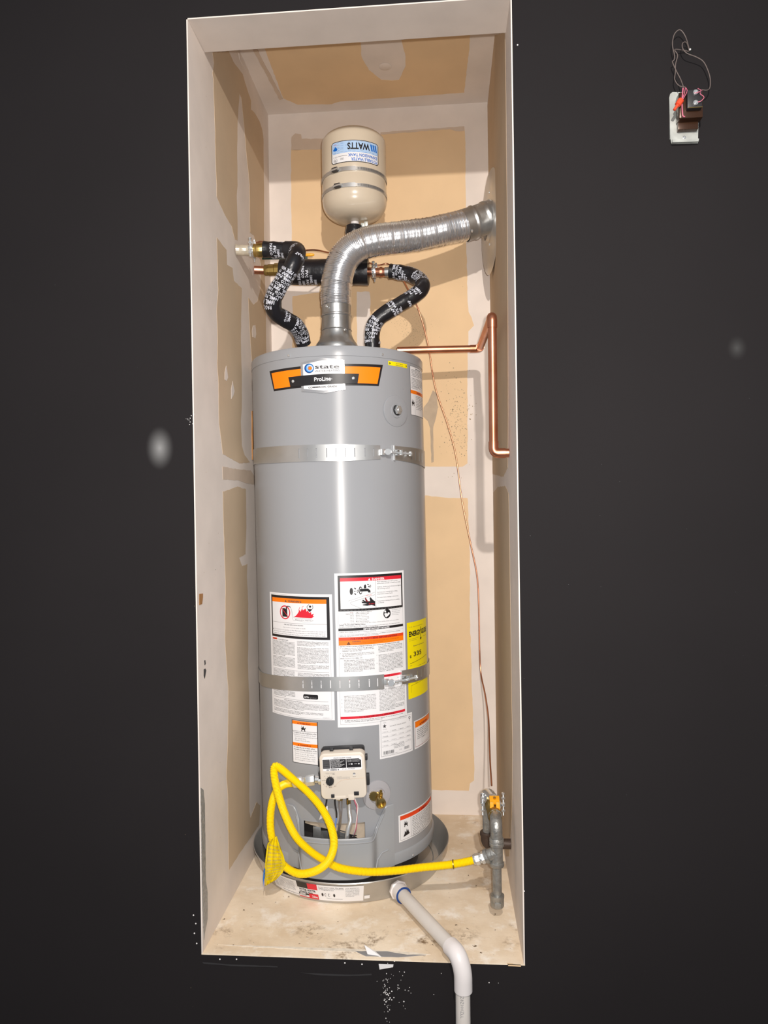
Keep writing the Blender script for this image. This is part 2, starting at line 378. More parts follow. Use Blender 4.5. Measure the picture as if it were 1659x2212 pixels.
mb = MB(); box(mb, (W / 2, (.101 + DH) / 2, (H + HC) / 2), (W, DH - .101, HC - H), 'plaster'); mb.build('header_board', header, smooth=0)
roomfloor = slab('floor', (-2.2, -4.5, -0.903), (2.9, 0, -0.9), 'roomfloor', 'grey concrete room floor')

def patch(name, parent, pxs, plane, m, n, t=0.0005, jit=0.0012, seed=1, step=0.014):
    """a flat area of wall finish with a hand-troweled edge, t metres proud of the wall"""
    rnd = random.Random(seed); f = {'L': lambda x, y: PX(x, y, 0), 'R': lambda x, y: PX(x, y, W), 'B': lambda x, y: PY(x, y, D), 'C': lambda x, y: PZ(x, y, HC), 'S': lambda x, y: PZ(x, y, H), 'F': lambda x, y: PY(x, y, 0), 'G': lambda x, y: PZ(x, y, 0)}[plane]
    n = Vector(n); p3 = []
    for x, y in pxs:
        q = f(x, y)
        if plane in 'LR': q.y = min(max(q.y, 0.0), D); q.z = min(max(q.z, 0), HC)
        if plane == 'B': q.x = min(max(q.x, 0), W); q.z = min(max(q.z, 0), HC)
        p3.append(q)
    out = []
    for a, b in zip(p3, p3[1:] + p3[:1]):
        k = max(1, int((b - a).length / step)); side = n.cross(b - a)
        if side.length < 1e-7: continue
        side.normalize()
        for i in range(k): out.append(a.lerp(b, i / k) + side * rnd.uniform(-jit, jit) * (1 if i else 0.4))
    mb = MB(); prism(mb, out, n, t, m); return mb.build(name, parent, smooth=0)
LN, RN, BN, CN = (1, 0, 0), (-1, 0, 0), (0, -1, 0), (0, 0, -1)
def bare(parent, pxs, plane, n, seed, m='paper', label=None, **k):
    o = patch('bare_drywall', parent, pxs, plane, m, n, seed=seed, **k)
    if label: o['label'] = label
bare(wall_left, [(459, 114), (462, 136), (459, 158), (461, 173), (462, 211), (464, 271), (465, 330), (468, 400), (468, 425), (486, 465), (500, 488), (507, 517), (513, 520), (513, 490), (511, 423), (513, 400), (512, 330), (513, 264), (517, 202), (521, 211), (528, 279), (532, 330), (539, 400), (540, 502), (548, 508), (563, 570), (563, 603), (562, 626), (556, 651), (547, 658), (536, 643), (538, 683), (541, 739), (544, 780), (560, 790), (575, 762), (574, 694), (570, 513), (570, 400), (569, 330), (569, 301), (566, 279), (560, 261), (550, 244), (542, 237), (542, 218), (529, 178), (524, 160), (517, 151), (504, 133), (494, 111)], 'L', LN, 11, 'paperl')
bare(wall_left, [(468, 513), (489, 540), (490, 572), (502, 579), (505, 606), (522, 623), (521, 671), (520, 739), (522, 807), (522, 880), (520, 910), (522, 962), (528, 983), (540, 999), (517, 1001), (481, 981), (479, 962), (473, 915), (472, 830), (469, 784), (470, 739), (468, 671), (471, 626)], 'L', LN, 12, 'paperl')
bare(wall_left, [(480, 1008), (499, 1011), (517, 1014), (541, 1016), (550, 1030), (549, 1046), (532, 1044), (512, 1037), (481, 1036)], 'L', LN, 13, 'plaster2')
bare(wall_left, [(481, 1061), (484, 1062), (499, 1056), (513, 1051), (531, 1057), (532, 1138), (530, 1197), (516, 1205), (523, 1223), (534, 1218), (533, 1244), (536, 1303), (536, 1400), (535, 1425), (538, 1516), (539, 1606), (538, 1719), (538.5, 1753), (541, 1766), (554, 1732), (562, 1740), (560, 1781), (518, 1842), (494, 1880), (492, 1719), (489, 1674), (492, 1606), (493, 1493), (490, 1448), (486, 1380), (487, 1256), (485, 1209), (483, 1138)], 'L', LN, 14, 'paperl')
patch('joint_compound', wall_left, [(515, 112), (526, 112), (533, 135), (537, 152), (532, 154), (524, 142), (517, 128)], 'L', 'plaster', LN, t=0.001, seed=31)
patch('joint_compound', wall_left, [(546, 703), (551, 702), (553, 722), (551, 731), (545, 728), (544, 715)], 'L', 'plaster', LN, t=0.001, seed=32)
patch('joint_compound', wall_left, [(488, 790), (490, 800), (492, 815), (489, 823), (485, 820), (485, 805)], 'L', 'plaster', LN, t=0.001, seed=33)
patch('joint_compound', wall_left, [(502, 823), (503, 830), (506, 845), (503, 855), (499, 862), (499, 840)], 'L', 'plaster', LN, t=0.001, seed=34)
bare(wall_back, [(630, 296), (638, 288), (650, 290), (652, 300), (700, 300), (700, 323), (629, 324)], 'B', BN, 15, 'plaster2')
bare(wall_back, [(629, 324), (700, 323), (700, 300), (820, 289), (1003, 276), (1005, 300), (1007, 500), (1010, 640), (1012, 674), (1019, 686), (1024, 703), (1012, 716), (1010, 795), (1010, 1001), (1000, 1008), (800, 1008), (800, 640), (798, 630), (771, 630), (771, 1008), (632, 1008), (632, 640), (690, 632), (692, 618), (632, 617), (629, 450)], 'B', BN, 16)
patch('joint_compound', wall_back, [(822, 286), (960, 276), (1003, 273), (1003, 283), (985, 284), (972, 279), (822, 291)], 'B', 'plaster2', BN, t=0.0011, seed=41)
bare(wall_back, [(632, 1080), (915, 1070), (960, 1075), (1010, 1076), (1012, 1130), (1015, 1192), (1015, 1332), (1020, 1500), (1025, 1663), (1024, 1686), (1015, 1692), (1013, 1708), (925, 1706), (632, 1700)], 'B', BN, 17)
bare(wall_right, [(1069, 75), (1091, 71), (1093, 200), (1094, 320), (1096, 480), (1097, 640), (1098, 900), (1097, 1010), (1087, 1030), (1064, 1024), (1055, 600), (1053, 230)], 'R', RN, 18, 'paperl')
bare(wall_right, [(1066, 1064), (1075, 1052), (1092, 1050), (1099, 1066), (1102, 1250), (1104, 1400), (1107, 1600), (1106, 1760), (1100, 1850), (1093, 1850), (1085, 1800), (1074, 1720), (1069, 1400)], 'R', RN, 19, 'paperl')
bare(ceiling, [(571, 103), (779, 90), (781, 122), (797, 151), (824, 172), (847, 174), (862, 172), (876, 142), (876, 122), (867, 86), (1016, 75), (1012, 120), (1003, 200), (734, 219), (716, 225), (684, 225), (643, 226), (612, 212)], 'C', CN, 20, 'paper')
patch('joint_ridge', ceiling, [(546, 106), (555, 105), (611, 213), (604, 215)], 'C', 'plaster2', CN, t=.002, seed=44)
mb = MB(); c = PZ(832, 145, HC - 0.0016); lathe(mb, [(0.0, 0), (0.018, 0), (0.020, 0.001)], c, (0, 0, 1), 'plaster', 20, False); mb.build('filled_screw_dimple', ceiling)
# stains, spatter and scuffs on the back wall: spots with an outline of their own
def spatter(parent, name, cx, cy, sx, sy, n, rmin, rmax, plane, nrm, m, seed, t=0.0007):
    rnd = random.Random(seed); mb = MB(); f = {'B': lambda x, y: PY(x, y, D), 'L': lambda x, y: PX(x, y, 0), 'F': lambda x, y: PY(x, y, 0), 'R': lambda x, y: PX(x, y, W), 'G': lambda x, y: PZ(x, y, 0)}[plane]
    for _ in range(n):
        c = f(cx + rnd.gauss(0, sx), cy + rnd.gauss(0, sy)); r = rnd.uniform(rmin, rmax); x, y, d = frame(nrm); k = 6; e = rnd.uniform(0.5, 1); ph = rnd.uniform(0, 3)
        mb.add([c + Vector(nrm) * t + (x * math.cos(2 * math.pi * i / k + ph) * e + y * math.sin(2 * math.pi * i / k + ph)) * r for i in range(k)], [tuple(range(k))], m)
    o = mb.build(name, parent, smooth=0, fix=False); o['kind'] = 'stuff'; return o
spatter(wall_back, 'dark_specks', 988, 905, 16, 48, 260, 0.0006, 0.0024, 'B', BN, 'smoke', 5)
spatter(wall_back, 'dark_specks', 890, 712, 20, 16, 260, 0.0005, 0.0012, 'B', BN, 'smoke', 6)
patch('water_stain', wall_back, [(935, 843), (943, 850), (946, 880), (940, 910), (936, 922), (937, 998), (932, 1000), (929, 925), (924, 910), (914, 900), (915, 880), (925, 868)], 'B', 'watermark', BN, t=0.0008, seed=42, jit=0.0008)
spatter(wall_left, 'dark_specks', 470, 1300, 35, 420, 60, 0.0006, 0.0014, 'L', LN, 'smoke', 8)
patch('paint_chip', wall_left, [(441, 1427), (443, 1426), (444, 1434), (442, 1437)], 'L', 'black', LN, t=0.0008, jit=0, seed=51)
patch('paint_chip', wall_left, [(440, 1446), (443, 1444), (445, 1448), (442, 1466), (440, 1460)], 'L', 'black', LN, t=0.0008, jit=0, seed=52)
patch('paint_chip', wall_left, [(430, 1283), (438, 1282), (438, 1290), (436, 1305), (430, 1307)], 'L', 'wood', LN, t=0.0008, jit=0, seed=53)
o = patch('corner_bead', wall_left, [(433, 1702), (439, 1706), (442, 1740), (443, 1830), (444, 1900), (448, 1930), (448, 1985), (442, 2015), (440, 2030), (437, 1960), (435, 1850)], 'L', 'bead', LN, t=0.001, seed=54, jit=0.0006); o['label'] = 'exposed crumpled metal corner bead'
o = patch('wood_strip', wall_left, [(543, 888), (556, 884), (556, 990), (544, 993)], 'L', 'wood', LN, t=0.003, seed=71); o['label'] = 'thin raw wood strip'
# loose paint along the front lip of the floor
patch('paint_lip', floor, [(470, 2041), (640, 2046), (760, 2050), (900, 2058), (930, 2062), (900, 2064), (770, 2057), (640, 2051)], 'G', 'lip', (0, 0, 1), t=0.0006, seed=61)
patch('paint_lip', floor, [(767, 2055), (836, 2056), (880, 2063), (920, 2064), (860, 2068), (790, 2066)], 'G', 'inkl', (0, 0, 1), t=0.001, seed=62)
spatter(wall_front, 'white_spatter', 836, 2150, 6, 34, 60, 0.0006, 0.0019, 'F', (0, -1, 0), 'chip', 9)
spatter(wall_front, 'white_spatter', 868, 2150, 9, 38, 16, 0.0006, 0.0020, 'F', (0, -1, 0), 'chip', 10)
spatter(wall_front, 'white_spatter', 930, 2110, 80, 40, 14, 0.0005, 0.0014, 'F', (0, -1, 0), 'chip', 12)
spatter(wall_front, 'white_spatter', 410, 908, 5, 6, 12, 0.0005, 0.0014, 'F', (0, -1, 0), 'chip', 13)
spatter(wall_front, 'white_spatter', 1350, 900, 250, 600, 26, 0.0004, 0.0011, 'F', (0, -1, 0), 'dust', 14)
spatter(wall_front, 'white_spatter', 200, 1100, 130, 600, 18, 0.0004, 0.0011, 'F', (0, -1, 0), 'dust', 15)
for x, y in [(418, 1977), (423, 1995), (420, 2016), (425, 2038), (475, 2072), (511, 2072), (745, 2080), (782, 2083), (1132, 1925), (852, 906 + 1170), (1118, 97), (418, 895)]:
    mb = MB(); c = PY(x, y, 0); lathe(mb, [(0.0, 0), (0.0019, 0.0), (0.0014, 0.0008), (0, 0.001)][::1], c - Vector((0, 0.0002, 0)), (0, -1, 0), 'chip', 10, False); mb.build('screw', wall_front)
for pts, m in [([(650, 2101), (700, 2103), (760, 2105), (803, 2103), (803, 2106), (750, 2108), (690, 2106)], 'dust'), ([(437, 2078), (500, 2083), (600, 2087), (600, 2089), (500, 2086), (440, 2081)], 'dust'), ([(1095, 2080), (1125, 2083), (1125, 2088), (1098, 2086)], 'paper')]:
    patch('paint_ridge', wall_front, pts, 'F', m, (0, -1, 0), t=0.0012, jit=0.0004, seed=len(pts))

# ================================================================ WATER HEATER
HT = 1.50                      # jacket top
heater = empty('water_heater', (0.289, 0.5, 0.012), 'tall grey cylindrical gas water heater covered in warning labels', 'water heater')
mb = MB(); vs = []; fs = []; NU = 160; du = 2 * math.pi * RH / NU
zs = [0.105, 0.125, 0.16, 0.19, 0.212, 0.30, 0.5, 0.75, 1.0, 1.25, 1.475]
for z in zs:
    for i in range(NU): vs.append(HS(-math.pi * RH + i * du, z))
uo0, uo1 = HX(655, 1800)[0], HX(790, 1800)[0]
for j in range(len(zs) - 1):
    for i in range(NU):
        u = -math.pi * RH + (i + .5) * du
        if zs[j] >= 0.12 and zs[j + 1] <= 0.23 and uo0 < u < uo1: continue      # burner opening
        fs.append((j * NU + i, j * NU + (i + 1) % NU, (j + 1) * NU + (i + 1) % NU, (j + 1) * NU + i))
mb.add(vs, fs, 'jacket'); mb.build('jacket', heater)
mb = MB(); lathe(mb, [(RH + .0002, 1.4705), (RH + .0014, 1.4712), (RH + .0014, HT - .006), (RH - .002, HT - .001), (RH - .008, HT), (0.0, HT + .002)], (axis(1.47).x, .5, 0), (0, 0, 1), 'jacket', 96, False); mb.build('top_cap', heater)
mb = MB(); lathe(mb, [(RH - .004, .078), (RH + .003, .08), (RH + .004, .104), (RH + .002, .109), (RH, .111)], (axis(.1).x, .5, 0), (0, 0, 1), 'jacket2', 96, False); mb.build('base_ring', heater)
mb = MB(); lathe(mb, [(RH - .045, .013), (RH - .04, .10), (0, .10)], (.29, .5, 0), (0, 0, 1), 'darkbase', 48, False); mb.build('combustion_base', heater)
mb = MB(); lathe(mb, [(RH - .06, .10), (RH - .06, .26)], (.29, .5, 0), (0, 0, 1), 'darkbase', 48, False); mb.build('inner_shell', heater)
for a in (-2.4, -.75, .75, 2.4):
    mb = MB(); box(mb, (.29 + .225 * math.sin(a), .5 - .225 * math.cos(a), .048), (.03, .03, .07), 'blackp', .004); mb.build('foot', heater)
# opening edge strip of beige insulation, burner door inside
mb = MB(); lab = Lab(lambda u, z, off: HS(u, z, -.012 + off), uo0, .22, uo1, .13); lab.poly([(0, 0), (1, 0), (1, .75), (.8, .5), (.5, .34), (.0, .22)], 'insul'); lab.build('insulation_edge', heater)
mb = MB()
box(mb, HS((uo0 + uo1) / 2 - .01, .155, -.035), (.075, .004, .045), 'galv', .001); box(mb, HS(uo0 + .035, .17, -.018), (.022, .012, .05), 'galv', .001)
mb.build('burner_door', heater)
# burner cover with its notch
uL, uR = HX(625, 1820)[0], HX(850, 1820)[0]; ua, ub = HX(660, 1850)[0], HX(800, 1850)[0]
def sm(x): x = min(max(x, 0), 1); return x * x * (3 - 2 * x)
def cov(u):
    k = sm((u - ua + .022) / .03) * sm((ub + .022 - u) / .03); off = .005 + .026 * k
    dz = sm((u - uL - .018) / .042) * sm((uR - .018 - u) / .05)
    return off, .249 - .066 * dz
mb = MB(); n = 72; vs = []; fs = []
for i in range(n + 1):
    u = uL + (uR - uL) * i / n; off, zt = cov(u); zb = .079 - .010 * sm((u - ua + .02) / .05) * sm((ub + .02 - u) / .05)
    vs += [HS(u, zb, .002), HS(u, zb, off * .75), HS(u, zb + .006, off), HS(u, zt - .003, off), HS(u, zt, off - .002), HS(u, zt - .001, max(off - .006, .0)), HS(u, zt - .03, max(off - .006, .0))]
for i in range(n):
    for k in range(6): a = i * 7 + k; fs.append((a, a + 1, a + 8, a + 7))
fs += [(0, 1, 2, 3, 4, 5, 6), tuple(n * 7 + k for k in range(7))]
mb.add(vs, fs, 'jacket2'); cover = mb.build('burner_cover', heater, smooth=0.5)
mb = MB()
def rib(pts): tube(mb, [HS(u, z, cov(u)[0] + .0002) for u, z in pts], .0022, 'jacket2', 8)
rib([(uL + .03 + (uR - uL - .06) * i / 40, cov(uL + .03 + (uR - uL - .06) * i / 40)[1] - .012) for i in range(41)])
for sgn, u0 in ((1, uL + .02), (-1, uR - .02)):
    rib([(u0, .128), (u0 + sgn * .018, .124), (u0 + sgn * .032, .108), (u0 + sgn * .040, .086)])
mb.build('raised_rib', cover)
for x, y in [(625, 768), (825, 766), (891, 1847)]:
    u, z = HX(x, y); mb = MB(); p = HS(u, z, .001); nrm = HS(u, z, 1) - HS(u, z, 0)
    lathe(mb, [(.0042, 0), (.0042, .0012), (.003, .003), (0, .0035)], p, nrm, 'zinc', 12, False); mb.build('screw', heater)
# ---- name plate
u0, z1 = HX(583, 795); u1, z0 = HX(827, 834)
def hu(x, y): return HX(x, y)
lab = Lab(HS, 0, 0, 1, -1); P = lambda x, y: (HX(x, y)[0], -HX(x, y)[1])
lab.poly([P(582.5, 802), P(640, 792.5), P(700, 787), P(760, 786), P(827, 788.5), P(818, 834), P(745, 833), P(670, 836), P(592, 845.5)], 'black', 1)
lab.poly([P(587, 806.5), P(640, 798), P(700, 792.5), P(760, 791.5), P(821.5, 794), P(815, 829.5), P(772, 828), P(775.5, 807.5), P(700, 808), P(623, 815), P(628, 835.5), P(593.5, 840.5)], 'bright_orange', 3)
lab.build('name_plate', heater, 'orange and black name plate')
lab = Lab(HS, 0, 0, 1, -1, base=.0022)
lab.poly([P(650, 784), P(697, 773), P(743.5, 778), P(745.5, 831), P(746.5, 841.5), P(700, 850), P(652, 846)], 'silver', 1)
lab.poly([P(655, 788), P(697, 778.5), P(738, 782.5), P(740, 829), P(740, 837.5), P(700, 844), P(657, 840.5)], 'white', 2)
lab.poly([P(625, 815), P(652, 812), P(700, 808), P(742, 807.5), P(775, 808), P(772, 828.5), P(745, 829), P(700, 831), P(655, 834), P(628, 836)], 'black', 3)
def ht(L, t, x0, y0, x1, y1, hgt, m, **k):
    """lettering laid from one measured baseline end to the other"""
    (ua_, za), (ub_, zb) = HX(x0, y0), HX(x1, y1); vs, fs = glyphs(t, k.get('bold', 0), k.get('res', 3), k.get('spacing', 1))
    xm, xM = min(v.x for v in vs), max(v.x for v in vs); off = L.base + L.lay * k.get('layer', 5); g = hgt / .7
    L.mb.add([L.s(ua_ + (ub_ - ua_) * (v.x - xm) / (xM - xm), za + (zb - za) * (v.x - xm) / (xM - xm) + v.y * g, off) for v in vs], fs, m)
ht(lab, 'state', 681, 797, 733, 796, .0115, 'black', bold=.012); ht(lab, 'WATER HEATERS', 681, 804.5, 733.5, 802.5, .0052, 'ink')
ht(lab, 'ProLine', 679.5, 824, 715, 822, .0105, 'white', bold=.02); ht(lab, '®', 715.5, 820, 718, 820, .003, 'white')
ht(lab, 'COMMERCIAL GRADE', 667, 839.5, 728, 836.5, .0042, 'black', bold=.03)
for cx, cy, rx, m, l in [(668.5, 796, 10.3, 'navy', 4), (669.5, 795.7, 8.2, 'sky', 5), (670.2, 795.5, 6.2, 'white', 6), (670, 796, 5.0, 'blue', 7), (670.5, 796, 3.8, 'bright_orange', 8)]:
    lab.poly([P(cx + rx * math.cos(a * .3142), cy + rx * 1.02 * math.sin(a * .3142)) for a in range(20)], m, l)
lab.build('badge', heater, 'silver and white shield badge')
for x, y in [(634, 824), (763, 817)]:
    u, z = HX(x, y); mb = MB(); lathe(mb, [(.004, 0), (.004, .0015), (.0022, .0022), (.0015, .001), (0, .001)], HS(u, z, .002), HS(u, z, 1) - HS(u, z, 0), 'zinc', 14, False); mb.build('rivet', heater)
# ---- stickers
def sticker(name, x0, y0, x1, y1, width=None, ub=None):
    u0, za = HX(x0, y0); u1, zb = HX(x1, y1)
    if width: u1 = u0 + width
    return Lab(HS, u0, za, u1, zb)
SC = 'HOT WATER'
def para(L, fx, fy, width, n, words, lh, m='black', seed=0, bold=0.014, hs=.62, layer=3):
    """n lines of small print; lh = line pitch in metres"""
    rnd = random.Random(seed); ws = words.split(); i = rnd.randrange(len(ws)); nch = max(8, int(width * L.w / (lh * hs * .78))); txt = []
    for k in range(n):
        s = ''
        while len(s) + len(ws[i % len(ws)]) < nch: s += ws[i % len(ws)] + ' '; i += 1
        if k == n - 1: s = s[:int(len(s) * .6)]
        txt.append(s.strip())
    full = [t for t in txt[:-1]] or txt
    for k, t in enumerate(txt):
        if t: L.text(t, fx, fy + k * lh / L.h, lh * hs, m, bold, width=width if k < n - 1 else width * .6, layer=layer)
T_WARN = 'Do not store or use gasoline or other flammable vapors and liquids in the vicinity of this or any other appliance. Storage of or use of gasoline or other flammable vapors or liquids in the vicinity of this or any other appliance can result in serious injury or death.'
T_LIGHT = 'The appliance has a pilot which is lit by a piezo type spark gas ignition system. Do not open the inner door of the appliance and try to light the pilot by hand. Before lighting smell all around the appliance area for gas. Be sure to smell next to the floor because some gas is heavier than air and will settle on the floor. Do not try to light any appliance. Do not touch any electric switch, do not use any phone in your building. Immediately call your gas supplier from a neighbors phone. Follow the gas supplier instructions. If you cannot reach your gas supplier, call the fire department. Use only your hand to push in or turn the gas control knob. Never use tools.'
T_INST = 'Read instruction manual before installing, using or servicing water heater. Water heaters should be installed in a location where leakage of the tank or connections will not result in damage to the area adjacent to the water heater. The water heater must be braced, anchored, or strapped to avoid falling or moving during an earthquake. Inspect the area around the base of the heater and vent for air flow. This water heater is design certified as a category one appliance.'
# big warning / instructions, left
L = sticker('warning', 583, 1278, 723.5, 1556)
L.rect(0, 0, 1, 1, 'white', 0); L.frame(.035, .012, .965, .992, .0005, 'inkl', 1)
L.rect(.035, .020, .965, .362, 'black', 1); L.rect(.062, .040, .925, .342, 'white', 2); L.rect(.062, .040, .925, .075, 'orange', 3)
L.text('WARNING', .37, .0695, .0052, 'ink', .03, width=.21, layer=4); tritext(L, .33, .069, .0055, 'ink', 4)
L.line([(.062, .240), (.925, .238)], .0006, 'ink', 3)
cx, cy = .31, .155
L.ell(cx, cy, .092, 'red', 3, 24); L.ell(cx, cy, .076, 'white', 4, 24)
L.poly([(cx - .045, cy - .03), (cx - .005, cy - .036), (cx + .01, cy - .026), (cx + .025, cy - .045), (cx + .04, cy - .04), (cx + .045, cy + .036), (cx - .045, cy + .036)], 'black', 5)
L.line([(cx - .062, cy - .036), (cx + .062, cy + .036)], .0017, 'red', 6)
L.line([(.335, .113), (.36, .103), (.395, .105), (.41, .113)], .0021, 'black', 5)
L.line([(.41, .115), (.43, .15), (.435, .20), (.455, .217), (.50, .212), (.60, .222), (.70, .219), (.745, .210), (.70, .199), (.60, .197), (.50, .2), (.45, .19), (.44, .16), (.42, .12)], .0004, 'ink', 3)
L.text('Flammable Vapors', .48, .212, .0028, 'ink', .01, width=.23)
L.poly([(.46, .188), (.50, .172), (.53, .15), (.55, .125), (.565, .142), (.59, .112), (.60, .13), (.64, .115), (.655, .14), (.675, .128), (.69, .15), (.715, .14), (.72, .162), (.755, .152), (.74, .172), (.76, .176), (.72, .19)], 'red', 4)
for a in [(.535, .135, .555, .105), (.585, .108, .61, .096), (.70, .128, .705, .115)]: L.line([(a[0], a[1]), (a[2], a[3])], .0012, 'red', 5)
L.ell(.705, .098, .015, 'black', 6, 14); L.poly([(.665, .118), (.735, .118), (.715, .132), (.70, .142), (.675, .128)], 'black', 5)
L.line([(.668, .118), (.658, .10), (.69, .080)], .0012, 'black', 5); L.line([(.733, .118), (.745, .105), (.738, .086)], .0012, 'black', 5)
L.text('FIRE AND EXPLOSION HAZARD', .29, .258, .0028, 'ink', .02, width=.31); L.text('Can result in serious injury or death', .27, .280, .0026, 'ink', .0, width=.36)
for k, t in enumerate(['Do not store or use gasoline or other flammable vapors and liquids in the vicinity of', 'this or any other appliance. Storage of or use of gasoline or other flammable vapors or', 'liquids in the vicinity of this or any other appliance can result in serious injury or death.']):
    L.text(t, .085 + (.018 if k == 0 else 0), .301 + k * .0165, .0028, 'ink', .0, width=.82 if k else .80)
tritext(L, .078, .302, .0035, 'black')
L.rect(.05, .372, .145, .385, 'redorange', 2); L.text('WARNING', .055, .383, .0024, 'darkred', .02, width=.08); L.text('Protect against leaks', .155, .384, .0025, 'ink', .02, width=.2)
para(L, .05, .398, .41, 12, T_INST, .0034, seed=1); para(L, .05, .524, .41, 9, T_WARN + ' ' + T_INST, .0034, seed=61); para(L, .50, .384, .44, 4, T_INST, .0034, seed=2); para(L, .50, .434, .44, 13, T_INST, .0034, seed=3); para(L, .50, .572, .44, 4, T_INST, .0034, seed=62)
L.line([(.05, .622), (.94, .620)], .0005, 'ink', 3)
para(L, .05, .634, .40, 10, T_WARN, .0034, seed=4); para(L, .50, .638, .44, 10, T_INST, .0034, seed=5)
para(L, .05, .80, .40, 5, T_INST, .0036, seed=6)
L.poly([(.575, .812), (.585, .802), (.775, .800), (.785, .808), (.785, .830), (.775, .838), (.585, .838), (.575, .830)], 'black', 3); L.text('AUTO', .59, .831, .0042, 'white', .03, width=.07, layer=4); L.text('igniter', .665, .831, .0032, 'inkl', 0, width=.10, layer=4)
L.line([(.05, .858), (.92, .853)], .0005, 'ink', 3); L.text('Seismic and maintenance information', .26, .872, .0025, 'ink', .02, width=.3)
para(L, .05, .884, .88, 6, T_INST, .0034, seed=8); para(L, .05, .952, .80, 3, T_INST, .0034, seed=9)
L.text('100285067-1', .84, .985, .0018, 'ink', width=.09)
L.build('warning_label', heater, 'white label with orange WARNING bar and fire pictogram')
# danger / lighting instructions, centre
L = sticker('danger', 722, 1239, 879, 1552)
L.rect(0, 0, 1, 1, 'white', 0); L.frame(.035, .24, .965, .982, .0005, 'inkl', 1)
L.rect(.042, .014, .968, .247, 'black', 1); L.rect(.072, .030, .945, .232, 'white', 2); L.rect(.072, .030, .945, .053, 'red', 3)
L.text('DANGER', .49, .050, .0056, 'white', .03, width=.18, layer=4); tritext(L, .455, .050, .0058, 'white', 4)
L.line([(.54, .053), (.54, .232)], .0006, 'ink', 3)
L.ell(.215, .118, .022, 'black', 3, ry=.023); L.line([(.25, .118), (.27, .118)], .0015, 'black', 3)
for dx, dy in [(.262, .100), (.262, .136)]: L.line([(dx - .008, dy - .004), (dx + .012, dy + .004)], .003, 'black', 3)
L.poly([(.285, .118), (.297, .107), (.309, .118), (.297, .130)], 'black', 3); L.poly([(.291, .118), (.297, .113), (.303, .118), (.297, .124)], 'white', 4)
L.ell(.335, .114, .024, 'black', 3, ry=.026); L.ell(.337, .114, .016, 'white', 4, ry=.019); L.ell(.345, .114, .006, 'white', 4)
L.poly([(.325, .104), (.435, .104), (.465, .115), (.47, .130), (.44, .130), (.43, .121), (.325, .121)], 'black', 5)
L.poly([(.38, .102), (.382, .084), (.40, .074), (.41, .085), (.412, .102)], 'black', 5)
for dx, dy in [(.435, .078), (.445, .092)]: L.line([(dx - .006, dy - .004), (dx + .01, dy + .003)], .0028, 'black', 3)
L.poly([(.455, .088), (.467, .078), (.479, .088), (.467, .100)], 'black', 3); L.poly([(.461, .088), (.467, .083), (.473, .088), (.467, .094)], 'white', 4)
L.line([(.17, .180), (.53, .130)], .0005, 'ink', 3); L.line([(.53, .146), (.28, .178), (.20, .190), (.20, .197), (.22, .205), (.34, .232)], .0006, 'ink', 3)
L.text('HOT', .405, .154, .0042, 'red', .0, width=.075)
L.poly([(.345, .186), (.375, .188), (.35, .178), (.37, .176), (.40, .186), (.39, .168), (.40, .160), (.43, .186), (.46, .186), (.455, .166), (.465, .160), (.50, .18), (.53, .190), (.53, .222), (.48, .212), (.42, .216), (.36, .211), (.36, .206), (.42, .203), (.35, .196)], 'black', 4)
L.poly([(.392, .166), (.40, .160), (.43, .186), (.46, .190), (.41, .190)], 'darkred', 5); L.text('BURN', .44, .208, .0036, 'red', .0, width=.075, layer=6)
for k, t in enumerate(['Water temperature over 125°F can cause', 'severe burns instantly or death from scalds.', '', 'Children, disabled and elderly are at highest', 'risk of being scalded.', '', 'See instruction manual before setting', 'temperature at water heater.', '', 'Feel water before bathing or showering.', '', 'Temperature limiting valves are available,', 'see manual.']):
    if t: L.text(t, .56, .066 + k * .0115, .0030, 'ink', .008, width=.0082 * len(t) + .01)
for k, (a, b) in enumerate([('WATER', 'TIME TO PRODUCE SERIOUS'), ('TEMPERATURE', 'BURNS ON ADULT SKIN'), ('160°F', 'About 1/2 second'), ('150°F', 'About 1 1/2 seconds'), ('140°F', 'Less than 5 seconds'), ('130°F', 'About 30 seconds'), ('120°F', 'More than 5 minutes')]):
    L.text(a, .235 - .0095 * len(a), .257 + k * .0102, .0024, 'darkred' if k == 0 else 'ink', .01, width=.0095 * len(a)); L.text(b, .265, .257 + k * .0102, .0024, 'ink', .01, width=.0092 * len(b))
L.ell(.700, .277, .056, 'black', 3, 24, ry=.031); L.ell(.672, .262, .014, 'white', 4); L.poly([(.655, .276), (.69, .272), (.70, .28), (.72, .268), (.745, .275), (.73, .288), (.70, .296), (.69, .302), (.67, .296)], 'white', 4)
for k, t in enumerate(['See manual for more', 'information about', 'preventing burns', 'from hot water']): L.text(t, .775, .258 + k * .0112, .0024, 'ink', .0, width=.0082 * len(t))
L.text('The time to produce serious burns on the skin of infants, children, and the elderly can be even shorter.', .11, .328, .0026, 'ink', .0, width=.78)
L.text('Install Thermostatic Mixing Valves', .05, .338, .0030, 'ink', .03, width=.34)
para(L, .05, .3485, .85, 2, T_INST, .0032, seed=21)
L.rect(.038, .358, .965, .374, 'black', 2); L.text('IMPORTANT/IMPORTANTE', .36, .371, .0038, 'white', .03, width=.37)
para(L, .05, .384, .80, 1, T_INST, .0032, seed=22); L.line([(.04, .392), (.965, .390)], .0004, 'inkl', 2); para(L, .05, .402, .86, 2, T_INST, .0032, seed=23)
L.rect(.038, .416, .965, .436, 'redorange', 2); L.text('FOR YOUR SAFETY READ BEFORE LIGHTING', .19, .432, .0045, 'darkred', .03, width=.66)
